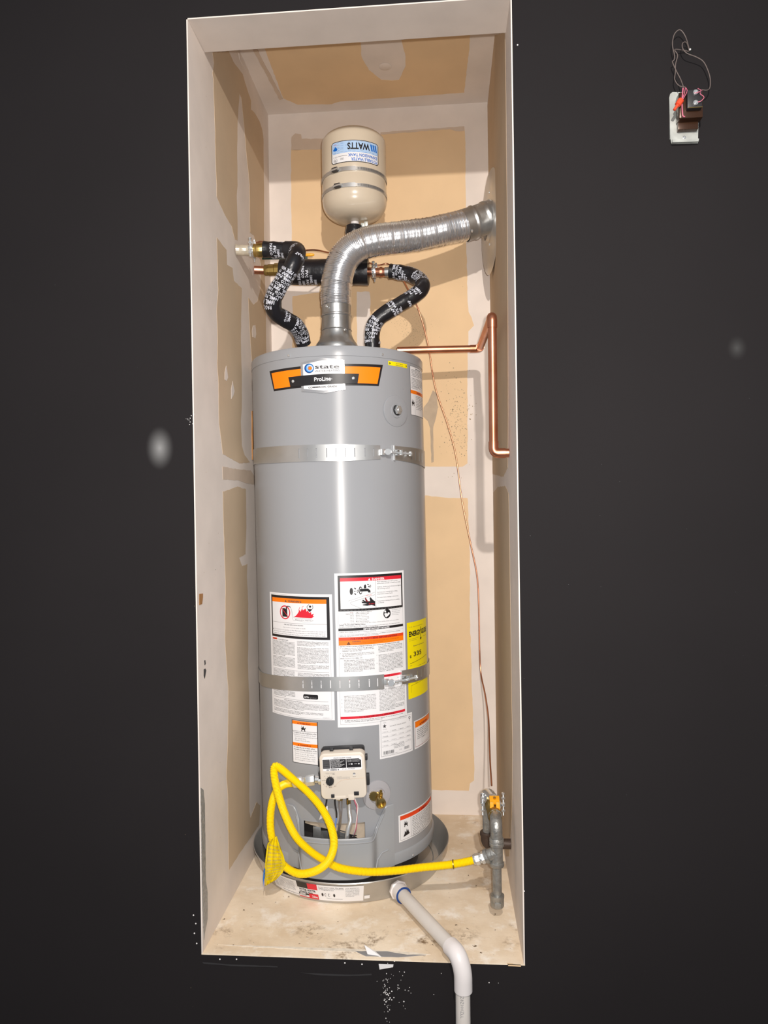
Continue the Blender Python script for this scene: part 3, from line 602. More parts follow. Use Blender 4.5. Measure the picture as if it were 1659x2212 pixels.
L.rect(.038, .436, .965, .468, 'orange', 2); tritext(L, .165, .464, .0085, 'black'); L.text('!', .162, .4625, .005, 'orange', .03, layer=5); L.text('WARNING:', .21, .449, .0034, 'ink', .02, width=.12); L.text('If you do not follow these instructions exactly, a fire or explosion may result', .34, .449, .0027, 'darkred', width=.54); L.text('causing property damage, personal injury or loss of life.', .21, .4585, .0027, 'darkred', width=.42)
L.text('BEFORE LIGHTING: ENTIRE SYSTEM MUST BE FILLED WITH WATER AND AIR PURGED FROM ALL LINES', .05, .479, .0027, 'ink', .02, width=.84)
para(L, .08, .490, .42, 3, T_LIGHT, .0037, seed=24); para(L, .08, .523, .42, 3, T_LIGHT, .0037, seed=25); L.text('WHAT TO DO IF YOU SMELL GAS', .05, .556, .0027, 'ink', .01, width=.29)
para(L, .10, .568, .40, 9, T_LIGHT, .0037, seed=26); para(L, .56, .490, .38, 5, T_LIGHT, .0037, seed=27); para(L, .56, .547, .38, 13, T_LIGHT, .0037, seed=28)
for k, y in [('A.', .490), ('B.', .523)]: L.text(k, .05, y, .0026, 'ink')
for k, y in [('C.', .547), ('D.', .60)]: L.text(k, .53, y, .0026, 'ink')
L.rect(.038, .678, .965, .694, 'red', 2); L.text('LIGHTING INSTRUCTIONS', .34, .691, .0040, 'darkred', .03, width=.38)
L.line([(.34, .70), (.34, .73)], .0004, 'ink', 2); L.line([(.70, .70), (.70, .76)], .0004, 'ink', 2); L.text('THERMOSTAT', .13, .716, .0024, 'ink', .01, width=.18); L.text('FIGURE A', .42, .708, .0022, 'ink'); L.text('FIGURE B', .56, .706, .0022, 'ink'); L.text('PILOT', .84, .712, .0022, 'ink')
for a in range(6): L.line([(.85, .74), (.85 + .035 * math.cos(a), .74 + .018 * math.sin(a))], .0007, 'ink', 3)
for k in range(3): L.line([(.17 + .06 * k, .74), (.20 + .06 * k, .72), (.23 + .06 * k, .74)], .0006, 'ink', 3)
para(L, .09, .800, .42, 12, T_LIGHT, .0038, seed=31, bold=.004); para(L, .56, .775, .40, 12, T_LIGHT, .0038, seed=32, bold=.004); para(L, .56, .885, .39, 4, T_LIGHT, .0038, seed=33)
for k, y in [('3.', .823), ('4.', .847), ('5.', .870)]: L.text(k, .055, y, .0026, 'ink')
L.rect(.038, .931, .965, .947, 'red', 2); L.text('TO TURN OFF GAS TO APPLIANCE', .28, .944, .0040, 'darkred', .03, width=.50)
para(L, .09, .958, .84, 2, T_LIGHT, .0038, seed=34); L.text('1.', .055, .958, .0026, 'ink'); L.text('100316749', .86, .979, .002, 'ink', .01, width=.08)
L.build('danger_label', heater, 'tall white label with red DANGER bar, tap and hand pictogram')
# yellow energy label
L = sticker('energy', 878.5, 1346, 923.5, 1490); L.rect(0, 0, 1, 1, 'yellow', 0)
L.text('ENERGY', .06, .185, .0135, 'black', .045, width=.50, res=2); L.text('GUIDE', .60, .185, .0135, 'black', .045, width=.36, res=2); L.line([(.57, .09), (.57, .24)], .0030, 'black', 3); L.poly([(.52, .235), (.62, .235), (.57, .27)], 'black', 3)
L.text('U.S. Government', .06, .07, .0028, 'ink', width=.6); L.text('Federal law prohibits removal of this label', .06, .225, .0022, 'ink', width=.38); L.text('before consumer purchase', .06, .245, .0022, 'ink', width=.30); L.text('Water Heater - Gas', .68, .235, .0022, 'ink', width=.25)
L.text('Estimated Yearly Energy Cost', .22, .325, .0034, 'ink', .01, width=.52); L.text('$', .07, .465, .0075, 'black', .02, width=.06, res=2); L.text('335', .21, .455, .0125, 'black', .02, width=.36, res=3)
L.line([(.08, .54), (.92, .50)], .0010, 'black', 3); L.text('$300', .09, .575, .0028, 'ink'); L.text('Cost Range of Similar Models', .38, .60, .0024, 'ink', width=.45)
L.text('First Hour Rating', .38, .72, .0038, 'ink', .02, width=.40); L.text('(How much hot water you get in the first hour of use)', .08, .765, .003, 'ink', width=.82); L.line([(.10, .92), (.10, .83), (.95, .80)], .0006, 'black', 3); L.rect(.62, .75, .80, .80, 'black', 4); L.text('67', .66, .793, .0042, 'white', .02, layer=5)
L.build('energy_label', heater, 'bright yellow energy cost label')
L = sticker('energy2', 881, 1478, 924, 1489); L.rect(0, 0, 1, 1.6, 'yellow', 0); L.build('energy_label', heater) if 0 else None
# rating plate
L = sticker('rating', 818.5, 1554, 891.5, 1621); L.rect(0, 0, 1, 1, 'white', 0); L.frame(.04, .04, .97, .95, .0006, 'ink', 1)
st = []
for k in range(10): a = -math.pi / 2 + k * math.pi / 5; r = .055 if k % 2 == 0 else .023; st.append((.14 + r * math.cos(a), .19 + r * L.w / L.h * math.sin(a)))
L.poly(st, 'ink', 3); L.text('STATE', .10, .115, .0024, 'inkl', width=.08); L.text('WATER HEATERS', .09, .28, .002, 'inkl', width=.11)
L.ell(.90, .12, .035, 'ink', 3); L.ell(.905, .12, .022, 'white', 4); L.text('c', .89, .20, .005, 'ink', .03)
L.text('AUTOMATIC STORAGE TANK WATER HEATER', .30, .09, .0019, 'inkl', width=.50); L.text('VOLUME ET. STORAGE CAPACITY', .28, .23, .0032, 'ink', width=.50)
for k in range(4):
    y = .33 + k * .115; L.line([(.06, y + .035), (.95, y + .035)], .0003, 'inkl', 2)
    for j in range(4): L.text(['MODEL', 'TYPE', 'BTU/HR', 'SERIAL'][j] if (j + k) % 2 else ['GS6-40', 'NAT', '40000', '150 PSI'][j], .10 + j * .23, y + .02, .0027, 'ink' if (j + k) % 3 else 'inkl', 0, width=.13); L.line([(.08 + j * .23, y - .02), (.08 + j * .23, y + .035)], .0003, 'inkl', 2)
for k, t in enumerate(['UNIVERSAL AUTO', 'FOR INSTALLATION ON', 'ASHLAND CITY, TN USA']): L.text(t, .38, .755 + k * .035 - .03, .0026, 'ink', width=.32)
rnd = random.Random(3)
for x0_, x1_, y0_, y1_ in [(.09, .40, .82, .90), (.70, .86, .82, .89)]:
    x = x0_
    while x < x1_: wd = rnd.choice((.004, .007, .011)); L.rect(x, y0_, min(x + wd, x1_), y1_, 'ink', 2); x += wd + rnd.choice((.005, .008, .012))
L.text('1225', .53, .875, .003, 'inkl', width=.08); L.text('1844123456789', .09, .925, .002, 'inkl', width=.4)
L.build('rating_label', heater, 'small white data plate sticker with barcodes')
# small orange-headed warning stickers
def blast(L, cx, cy, r, m='black', layer=4):
    L.poly([(cx + (x - 700) / 125 * r / L.w, cy + (y - 590) / 125 * r / L.h) for x, y in [(610, 460), (665, 570), (705, 480), (730, 600), (812, 540), (770, 650), (792, 700), (752, 715), (738, 665), (700, 640), (645, 662), (640, 715), (598, 700), (618, 650), (590, 565), (632, 585)]], m, layer)
def flame(L, cx, cy, r, m='black', layer=4):
    L.poly([(cx + x * r / L.w, cy - y * r / L.h) for x, y in [(-1, -.8), (-.6, -.1), (-.5, .5), (-.1, 0), (.1, .9), (.4, .2), (.6, .6), (.75, 0), (1, -.3), (.9, -.5), (.2, -.6)]], m, layer)
L = sticker('w2', 630.5, 1553.5, 688.5, 1653.5); L.rect(0, 0, 1, 1, 'black', 0); L.rect(.025, .012, .975, .988, 'white', 1); L.rect(.025, .018, .975, .095, 'orange', 2); L.rect(.025, .525, .975, .60, 'orange', 2)
for y in (.082, .588): L.text('WARNING', .32, y, .0042, 'darkred', .03, width=.42); tritext(L, .26, y, .0042, 'darkred')
blast(L, .47, .175, .0085); L.line([(.03, .255), (.97, .245)], .0007, 'ink', 2)
for k, t in enumerate(['To reduce the risk of explosion or fire', 'resulting in serious injury or death:', ' - Use a new CSA International approved', '   gas supply line', ' - Install a shut-off valve']): L.text(t, .06, .30 + k * .045, .0033, 'ink' if k < 1 else 'inkl', .02 if k < 1 else .005, width=min(.89, .0235 * len(t)))
for k, t in enumerate(['To reduce the risk of death, carbon', 'monoxide poisoning, explosion, or fire:', ' - Do not connect a natural gas water', '   heater to an L.P. gas supply', ' - Do not connect an L.P. gas water', '   heater to a natural gas supply', ' - Do not install in a mobile home']): L.text(t, .06, .645 + k * .048, .0033, 'ink' if k < 2 else 'inkl', .02 if k < 2 else .005, width=min(.89, .0235 * len(t)))
L.build('warning_label', heater, 'small white label with two orange WARNING bars')
L = sticker('w3', 894, 1558, 900, 1617, width=.115); L.rect(0, 0, 1, 1, 'white', 0); L.frame(.04, .04, .98, .94, .0010, 'darkred', 1); L.rect(.05, .05, .97, .25, 'orange', 2); L.text('WARNING', .34, .225, .0065, 'darkred', .03, width=.40); tritext(L, .28, .22, .0065, 'darkred')
para(L, .12, .36, .70, 6, T_WARN, .0052, seed=41, bold=.01); L.frame(.35, .70, .8, .88, .0004, 'inkl', 2)
L.build('warning_label', heater, 'orange headed warning label wrapping round the right side')
L = sticker('w4', 860.5, 1762, 866, 1819, width=.19); L.rect(0, 0, 1, 1, 'white', 0); L.frame(.03, .05, .97, .95, .0006, 'ink', 1); L.rect(.032, .055, .968, .20, 'redorange', 2); L.text('WARNING', .50, .18, .006, 'darkred', .03, width=.20); tritext(L, .46, .18, .006, 'darkred')
L.line([(.245, .20), (.245, .95)], .0009, 'ink', 2); blast(L, .14, .38, .009); flame(L, .145, .72, .012); para(L, .275, .28, .62, 12, T_WARN, .0047, seed=42, bold=.01)
L.build('warning_label', heater, 'low wide warning label with black blast and flame pictograms')
L = sticker('w5', 885, 789.5, 887, 896, width=.11); L.rect(0, 0, 1, 1, 'ink', 0); L.rect(.012, .006, .988, .992, 'white', 1); L.rect(.012, .488, .988, .56, 'orange', 2); L.text('WARNING', .35, .545, .006, 'darkred', .03, width=.36)
L.text('IMPORTANT', .3, .055, .004, 'ink', .02, width=.38); para(L, .06, .08, .84, 5, T_INST, .0042, seed=43); para(L, .06, .25, .84, 6, T_INST, .0042, seed=44, bold=.01); para(L, .06, .42, .6, 2, T_INST, .0042, seed=45)
L.line([(.25, .57), (.25, .99)], .0006, 'inkl', 2); blast(L, .13, .74, .010); para(L, .30, .60, .62, 9, T_WARN, .0046, seed=46, bold=.01)
L.build('warning_label', heater, 'label with a centre orange bar at the upper right')
L = sticker('y1', 838.5, 779.5, 879, 795.5); u0, za = HX(838.5, 779.5); u1, zb = HX(879, 786); _, zc = HX(838, 788.5)
L = Lab(HS, u0, za, u1, zc); L.rect(0, 0, 1, 1, 'yellow', 0); L.poly([(.05, .2), (.11, .5), (.05, .85)], 'black'); L.poly([(.92, .2), (.98, .5), (.92, .85)], 'black'); L.text('DO NOT REMOVE', .36, .45, .0024, 'ink', .02, width=.36); L.text('THIS SIDE FACES FRONT', .34, .88, .0024, 'ink', .02, width=.40)
L.build('arrow_label', heater, 'small yellow strip label with black arrows')
# ---- upper port plug, drain valve
u, z = HX(858, 886); nrm = (HS(u, z, 1) - HS(u, z, 0)).normalized(); mb = MB(); ud, zd = HX(855, 888)
lathe(mb, [(.0445, -.001), (.0435, .0012), (.0425, .0016), (.020, .0022), (.019, .004), (.0165, .0035), (.0155, -.002)], HS(ud, zd, .0), (HS(ud, zd, 1) - HS(ud, zd, 0)), 'jacket', 48, False)
port = mb.build('port_disc', heater)
mb = MB(); lathe(mb, [(.0150, -.002), (.0150, .001), (0, .001)], HS(u, z, 0), nrm, 'blackp', 20, False); hexa(mb, HS(u, z, .001), nrm, .0132, .008, 'zinc'); lathe(mb, [(.006, .009), (.0055, .012), (0, .012)], HS(u, z, 0), nrm, 'zinc', 12, False)
mb.build('hex_plug', port)['label'] = 'shiny hexagonal plug'
ud, zd = HX(814, 1717); nrm = (HS(ud, zd, 1) - HS(ud, zd, 0)).normalized(); mb = MB()
lathe(mb, [(.0405, 0), (.039, .003), (.030, .0055), (.022, .0065), (.020, .010), (.0, .011)], HS(ud, zd, -.001), nrm, 'translucent', 40, False); dd = mb.build('drain_disc', heater)
valve = MB(); b0 = HS(ud, zd, .008); vd = Vector((.28, -.9, -.12)).normalized()
lathe(valve, [(.0125, 0), (.0125, .004), (.009, .006), (.009, .020), (.012, .022), (.012, .032), (.0135, .034), (.0135, .042), (.008, .043), (.007, .036), (0, .036)], b0, vd, 'brass', 24, False)
dv = valve.build('drain_valve', heater); dv['label'] = 'brass drain valve'
mb = MB(); sp = b0 + vd * .024; tube(mb, [sp, sp + Vector((.004, -.004, .021))], .0055, 'brass', 14); lathe(mb, [(.003, 0), (.0035, .001), (.0035, .008), (0, .009)], sp + Vector((.004, -.004, .021)), (0, 0, 1), 'brass', 10, False); mb.build('valve_stem', dv)
mb = MB(); g = b0 + Vector((-.010, -.008, .003)); n_ = 14; vs = []
for k in range(n_ * 2): a = k * math.pi / n_; r = .0135 if k % 2 else .0115; vs.append(g + Vector((r * math.cos(a), 0, r * math.sin(a))))
prism(mb, vs, (.1, -1, 0), .005, 'brass'); mb.build('toothed_handle', dv)

# ---- gas control
cpos = PY(741.5, 1671, .196); rotM = Matrix.Rotation(math.radians(-2.4), 4, 'Y') @ Matrix.Rotation(math.radians(3), 4, 'Z')
GM = Matrix.Translation(cpos) @ rotM                # local: x right, -y toward the room, z up
ctrl = MB(); box(ctrl, (0, .028, .002), (.116, .030, .122), 'blackp', .010, GM, 3); box(ctrl, (0, .052, 0), (.07, .03, .07), 'blackp', .004, GM)
ctrl = ctrl.build('gas_control', heater); ctrl['label'] = 'cream gas control box with black dial'
mb = MB(); b = bmesh.new(); bmesh.ops.create_cube(b, size=1, matrix=Matrix.Translation((0, .003, -.001)) @ Matrix.Diagonal((.119, .034, .120, 1)))
bmesh.ops.bevel(b, geom=[e for e in b.edges if abs(e.verts[0].co.y - e.verts[1].co.y) > .01], offset=.014, segments=5, affect='EDGES', profile=.5)
bmesh.ops.bevel(b, geom=[e for e in b.edges if e.verts[0].co.y < -.01 and e.verts[1].co.y < -.01], offset=.0035, segments=2, affect='EDGES', profile=.5)
b.verts.index_update(); mb.add([v.co.copy() for v in b.verts], [[v.index for v in f.verts] for f in b.faces], 'cream', lambda v: GM @ v); b.free()
face = mb.build('front_cover', ctrl)
FS = lambda u, z, off: GM @ Vector((u, -.014 - off, z))
for x, zz, sx, sz in [(-.028, .062, .010, .007), (.024, .062, .010, .007), (-.0615, .028, .008, .016), (-.0615, -.004, .008, .018), (.0615, .038, .008, .014), (.0625, -.020, .010, .028)]:
    mb = MB(); box(mb, (x, .010, zz), (sx, .016, sz), 'blackp', .0015, GM); mb.build('clip', ctrl)
L = Lab(FS, -.0575, .054, .0575, -.056); L.du = 1
L.poly([(.05, .08), (.09, .03), (.91, .03), (.95, .08), (.95, .34), (.90, .37), (.06, .37)], 'white', 0)
L.rect(.06, .10, .22, .31, 'black', 1); L.rect(.235, .10, .59, .31, 'black', 1); L.poly([(.60, .10), (.88, .10), (.93, .14), (.93, .31), (.60, .31)], 'black', 1)
L.text('STATUS LIGHT CODE', .31, .085, .0030, 'black', .02, width=.40, layer=1)
for k in range(9): L.line([(.07, .115 + k * .0215), (.21, .115 + k * .0215)], .0006, 'inkl', 2); L.text(['Normal operation', 'Pilot light out', 'Low thermopile voltage', 'Temperature exceeded', 'Limit switch opened', 'Internal fault', 'Sensor failure', 'Gas valve fault', 'Call for service'][k], .25, .126 + k * .0213, .0016, 'white', .01, width=.20 + .10 * ((k * 7) % 4) / 3, layer=2)
for k in range(4): L.text('If status light is off check pilot burner', .62, .125 + k * .017, .0013, 'white', 0, width=.28, layer=2)
for cx in (.72, .88): L.ell(cx, .225, .017, 'white', 3, 12)
L.text('PILOT', .645, .232, .0015, 'white', .02, width=.05, layer=2); L.text('STATUS', .775, .232, .0015, 'white', .02, width=.07, layer=2)
L.text('GV SERIES 8', .13, .36, .0034, 'black', .03, width=.29, layer=1); L.text('5" w.c. OUTLET', .50, .35, .0030, 'black', .01, width=.28, layer=1)
L.text('TEMPERATURE KNOB', .10, .425, .0016, 'inkl', width=.23, layer=1); L.text('PUSH IN TO TURN', .13, .445, .0016, 'inkl', width=.17, layer=1)
for k in range(4): L.text('TO LIGHT PILOT PUSH IN AND HOLD', .36, .52 + k * .018, .0013, 'inkl', 0, width=.30 if k else .12, layer=1)
L.ell(.76, .465, .030, 'inkl', 1, 14); L.rect(.72, .475, .80, .50, 'cream', 2); L.rect(.735, .478, .785, .496, 'white', 3); L.text('PILOT', .725, .535, .0018, 'ink', .02, width=.07, layer=1)
kx, kz = .205, .60
for k in range(11):
    a = math.radians(-50 - k * 27); L.line([(kx + .100 * math.cos(a), kz - .100 * L.w / L.h * math.sin(a)), (kx + .118 * math.cos(a), kz - .118 * L.w / L.h * math.sin(a))], .0007, 'ink', 1)
for t, dx, dz in [('HOT', -.185, 0), ('A', -.16, .09), ('B', -.10, .145), ('LOW', -.03, .165), ('VAC', .075, .145), ('OFF', .06, -.14), ('C', -.13, -.10)]: L.text(t, kx + dx, kz + dz, .0024, 'ink', .01, layer=1)
L.build('control_decal', face)
mb = MB(); arc = [(kx + .165 * math.cos(math.radians(a)), kz - .165 * (.115 / .11) * math.sin(math.radians(a))) for a in range(200, 331, 10)] + [(.40, .64), (.47, .60), (.55, .588), (.98, .565)]
tube(mb, [FS(-.0575 + x * .115, .054 - y * .11, 0) for x, y in arc], .0006, 'plaster2', 6); mb.build('moulded_line', face)
c = FS(-.0575 + kx * .115, .054 - kz * .11, 0); yv = (GM.to_3x3() @ Vector((0, -1, 0))); mb = MB()
lathe(mb, [(.0105, 0), (.0105, .007), (.0095, .009), (0, .009)], c, yv, 'blackp', 28, False); box(mb, Matrix.Identity(3) @ Vector((-.0575 + kx * .115, -.026, .054 - kz * .11)), (.004, .006, .017), 'blackp', .001, GM); mb.build('dial', ctrl)['label'] = 'round black temperature dial'
mb = MB(); box(mb, (-.012, -.010, -.057), (.034, .010, .008), 'cream', .001, GM); box(mb, (.019, -.009, -.058), (.016, .012, .014), 'cream', .001, GM); mb.build('socket_housing', face)
mb = MB(); box(mb, (-.029, -.012, -.052), (.009, .009, .009), 'blackp', .001, GM); mb.build('plug', ctrl)
mb = MB(); box(mb, (.033, -.011, -.048), (.013, .010, .010), 'blackp', .001, GM); mb.build('plug', ctrl)
# inlet fitting on the left of the control
e0 = GM @ Vector((-.058, .012, -.018)); mb = MB(); hexa(mb, e0, (-1, .05, .02), .0125, .010, 'zinc'); lathe(mb, [(.010, .010), (.010, .018)], e0, (-1, .05, .02), 'zinc', 18); mb.build('inlet_fitting', heater)
# wires and burner tube into the notch
def wire(name, pts, r, m, parent, ys, seg=8):
    mb = MB(); q = [PY(x, y, yy) for (x, y), yy in zip(pts, ys)]; tube(mb, spline(q, .006), r, m, seg); return mb.build(name, parent)
wire('igniter_wire', [(706, 1724), (705, 1735), (702, 1746), (702, 1760)], .0022, 'blackp', heater, [.205, .206, .208, .214])
mb = MB(); prism(mb, [PY(697, 1742, .213), PY(708, 1741, .213), PY(708, 1756, .212), PY(700, 1766, .212), PY(689, 1771, .212), PY(692, 1762, .212)], (0, 1, 0), .0008, 'paperscrap'); mb.build('wire_flag', heater)['label'] = 'white paper flag on wire'
wire('sensor_wire', [(723, 1722), (724, 1738), (727, 1755), (727, 1766)], .0022, 'blackp', heater, [.21, .212, .214, .218]); wire('sensor_wire', [(727, 1764), (725, 1780), (723, 1795), (722, 1805)], .0018, 'wireb', heater, [.218, .222, .232, .245])
mb = MB(); box(mb, GM @ Vector((-.0165, .0, -.064)), (.011, .012, .007), 'cream', .001); mb.build('plug', ctrl)
wire('pilot_tube', [(733, 1722), (733, 1740), (735, 1760), (731, 1790), (730, 1806)], .0022, 'cable', heater, [.21, .213, .215, .235, .25]); wire('pilot_tube', [(738, 1722), (739, 1740), (737, 1770), (733, 1795), (733, 1808)], .0016, 'cable', heater, [.212, .214, .216, .235, .25])
mb = MB(); corr(spline([PY(x, y, yy) for x, y, yy in [(754, 1735, .213), (755, 1755, .214), (757, 1772, .218), (752, 1790, .230), (749, 1812, .25)]], .002), .0048, .0060, .0030, mb, 'zinc', 14); mb.build('burner_tube', heater)['label'] = 'corrugated steel burner tube'
mb = MB(); lathe(mb, [(.0055, 0), (.0055, .014)], PY(753, 1737, .213), (0, 0, 1), 'brass', 14); lathe(mb, [(.008, .0), (.008, .006)], PY(735, 1728, .212), (0, 0, 1), 'brassd', 6); mb.build('brass_fitting', heater)
wire('switch_wire', [(763, 1722), (767, 1733), (771, 1745), (771, 1770), (769, 1790), (764, 1805)], .0016, 'pink', heater, [.195, .20, .208, .216, .23, .25]); wire('switch_wire', [(766, 1721), (769, 1732), (773, 1742), (770, 1770), (767, 1790), (762, 1807)], .0013, 'wirew', heater, [.194, .199, .206, .214, .228, .25])
wire('igniter_wire', [(730, 1793), (745, 1797), (757, 1803), (770, 1805)], .0014, 'blackp', heater, [.24, .236, .24, .25])

# top fittings of the heater
mb = MB(); lathe(mb, [(.0, 0), (.013, 0), (.013, .02), (.0, .02)], PY(653, 750, .5) - Vector((0, 0, .012)), (0, 0, 1), 'zinc', 16, False); nip = mb.build('pipe_nipple', heater)

# ================================================================ DRAIN PAN
PC = Vector((.2975, .505, 0)); PB, PR, PHT = .2675, .2915, .066
pan = empty('drain_pan', PC, 'round galvanised drain pan under the grey water heater', 'drain pan')
mb = MB(); lathe(mb, [(0, .0012), (PB - .004, .0012), (PB, .004), (PR - .001, PHT - .001), (PR + .002, PHT + .0015), (PR + .0035, PHT - .001), (PR + .001, PHT - .003), (PB + .0015, .002), (PB - .003, 0), (0, 0)], PC, (0, 0, 1), 'panmetal', 120, False)
lathe(mb, [(PB - .022, .0012), (PB - .020, .0035), (PB - .018, .0012)], PC, (0, 0, 1), 'panmetal', 96, False); mb.build('pan_body', pan)
def PS(u, z, off):
    r = PB + .0015 + (PR + .001 - PB - .0015) * (z - .002) / (PHT - .005) + off + .0002; t = u / .28; return PC + Vector((r * math.sin(t), -r * math.cos(t), z))
pu = lambda x: cylhit(x, 1920, lambda z: PC, .28)[0]
L = Lab(PS, pu(592), .058, pu(785), .008); L.rect(0, 0, 1, 1, 'white', 0)
L.rect(0, .0, .34, 1, 'white', 1); L.rect(.345, 0, .46, .38, 'black', 2); L.rect(.46, 0, .56, .38, 'red', 2); L.text('WATER HEATER', .36, .54, .0060, 'black', .03, width=.18); L.text('DRAIN PAN', .36, .70, .0060, 'black', .03, width=.14)
L.rect(.345, .72, .46, .90, 'black', 2); L.rect(.36, .74, .42, .80, 'white', 3); L.rect(.345, .86, .56, 1, 'red', 2); L.rect(.46, .66, .56, 1, 'red', 2); L.text('22in', .49, .91, .0062, 'white', .03, width=.06, layer=4); L.rect(.352, .83, .46, .94, 'white', 3); L.line([(.365, .885), (.43, .885)], .0012, 'ink', 5)
para(L, .09, .16, .22, 9, T_INST, .0038, seed=51, m='inkl'); L.text('WARNING: INSTALLATION MUST CONFORM WITH LOCAL CODES', .12, .92, .0026, 'ink', .01, width=.22)
for k in range(4): L.line([(.02 + k * .014, .1), (.03 + k * .014, .85)], .0012, 'inkl', 2)
para(L, .575, .15, .24, 3, T_INST, .0042, seed=52, m='ink'); para(L, .83, .15, .13, 8, T_INST, .0038, seed=53, m='inkl')
for cx, m in [(.605, 'black'), (.635, 'inkl'), (.67, 'inkl'), (.72, 'black')]: L.ell(cx, .62, .010, m, 2, 12, ry=.11); L.ell(cx + .003, .62, .006, 'white' if m == 'inkl' else 'black', 3, 12, ry=.08)
L.line([(.64, .82), (.70, .86), (.80, .86)], .0007, 'ink', 2); L.build('pan_label', pan, 'long white label with red and black block')
L = Lab(PS, pu(787), .024, pu(799), .014); L.rect(0, 0, 1, 1, 'white', 0); L.build('pan_label', pan, 'tiny white price sticker')

# ================================================================ PVC DRAIN
adir = (Vector(PY(985, 2046, -.02)) - PZ(862, 1922, .034)); A0 = PZ(862, 1924, .034); A0.y = A0.y; E1 = PY(990, 2062, -.030); E1.z = max(E1.z, .018)
pv = empty('drain_pipe', A0, 'white plastic drain pipe running from the pan and over the floor edge', 'pipe')
path = fillet([A0 + (A0 - E1).normalized() * .012, E1, Vector((E1.x + .006, -.034, -.05)), Vector((PY(1002, 2260, -.036).x, -.036, -.88))], .05, 10)
mb = MB(); tube(mb, spline([A0 - (E1 - A0).normalized() * .01, E1 - (E1 - A0).normalized() * .01], .02, False), .0168, 'pvc', 28); mb.build('pipe', pv)
bx = PY(1000, 2150, -.036); mb = MB(); tube(mb, [Vector((bx.x, -.036, bx.z + .03)), Vector((bx.x - .004, -.036, -.895))], .0168, 'pvc', 28); mb.build('pipe', pv)
ed = (E1 - A0).normalized(); ep = fillet([E1 - ed * .036, E1 - ed * .002, Vector((bx.x + .001, -.038, E1.z - .033)), Vector((bx.x + .001, -.037, bx.z + .012))], .034, 8)
mb = MB(); tube(mb, spline(ep, .004), lambda i: .0208, 'pvcw', 28); mb.build('elbow', pv)
mb = MB(); n0 = (A0 - PC); n0.z = 0; n0.normalize(); ad = (ed * .9 + n0 * .3).normalized()
lathe(mb, [(.024, -.010), (.026, -.007), (.026, -.001), (.0215, .002)], A0, ad, 'pvcw', 8); lathe(mb, [(.0215, 0), (.0215, .026), (.0175, .027), (.0172, .020)], A0, ad, 'pvcw', 28, False); mb.build('adapter', pv)
mb = MB(); lathe(mb, [(.0216, .0265), (.0216, .0285), (.0172, .0285)], A0, ad, 'navy', 28, False); mb.build('primer_ring', pv)['label'] = 'blue ring of pipe cement'
SV = lambda o, dx, wv: (lambda u, z, off: o + Vector(((.0168 + off) * math.sin(u / .0168), -(.0168 + off) * math.cos(u / .0168), z)))
L = Lab(SV(Vector((bx.x - .002, -.036, bx.z)), 0, 0), -.010, 0.02, .010, -.10); L.du = .003
vs, fs = glyphs('3ASZ8Z000ZLL', .0, 1); k = .0075 / .7
L.mb.add([L.s(-.004 + v.y * k, .025 - v.x * k * .95, .0003) for v in vs], fs, 'inkl'); L.build('pipe_marking', pv)

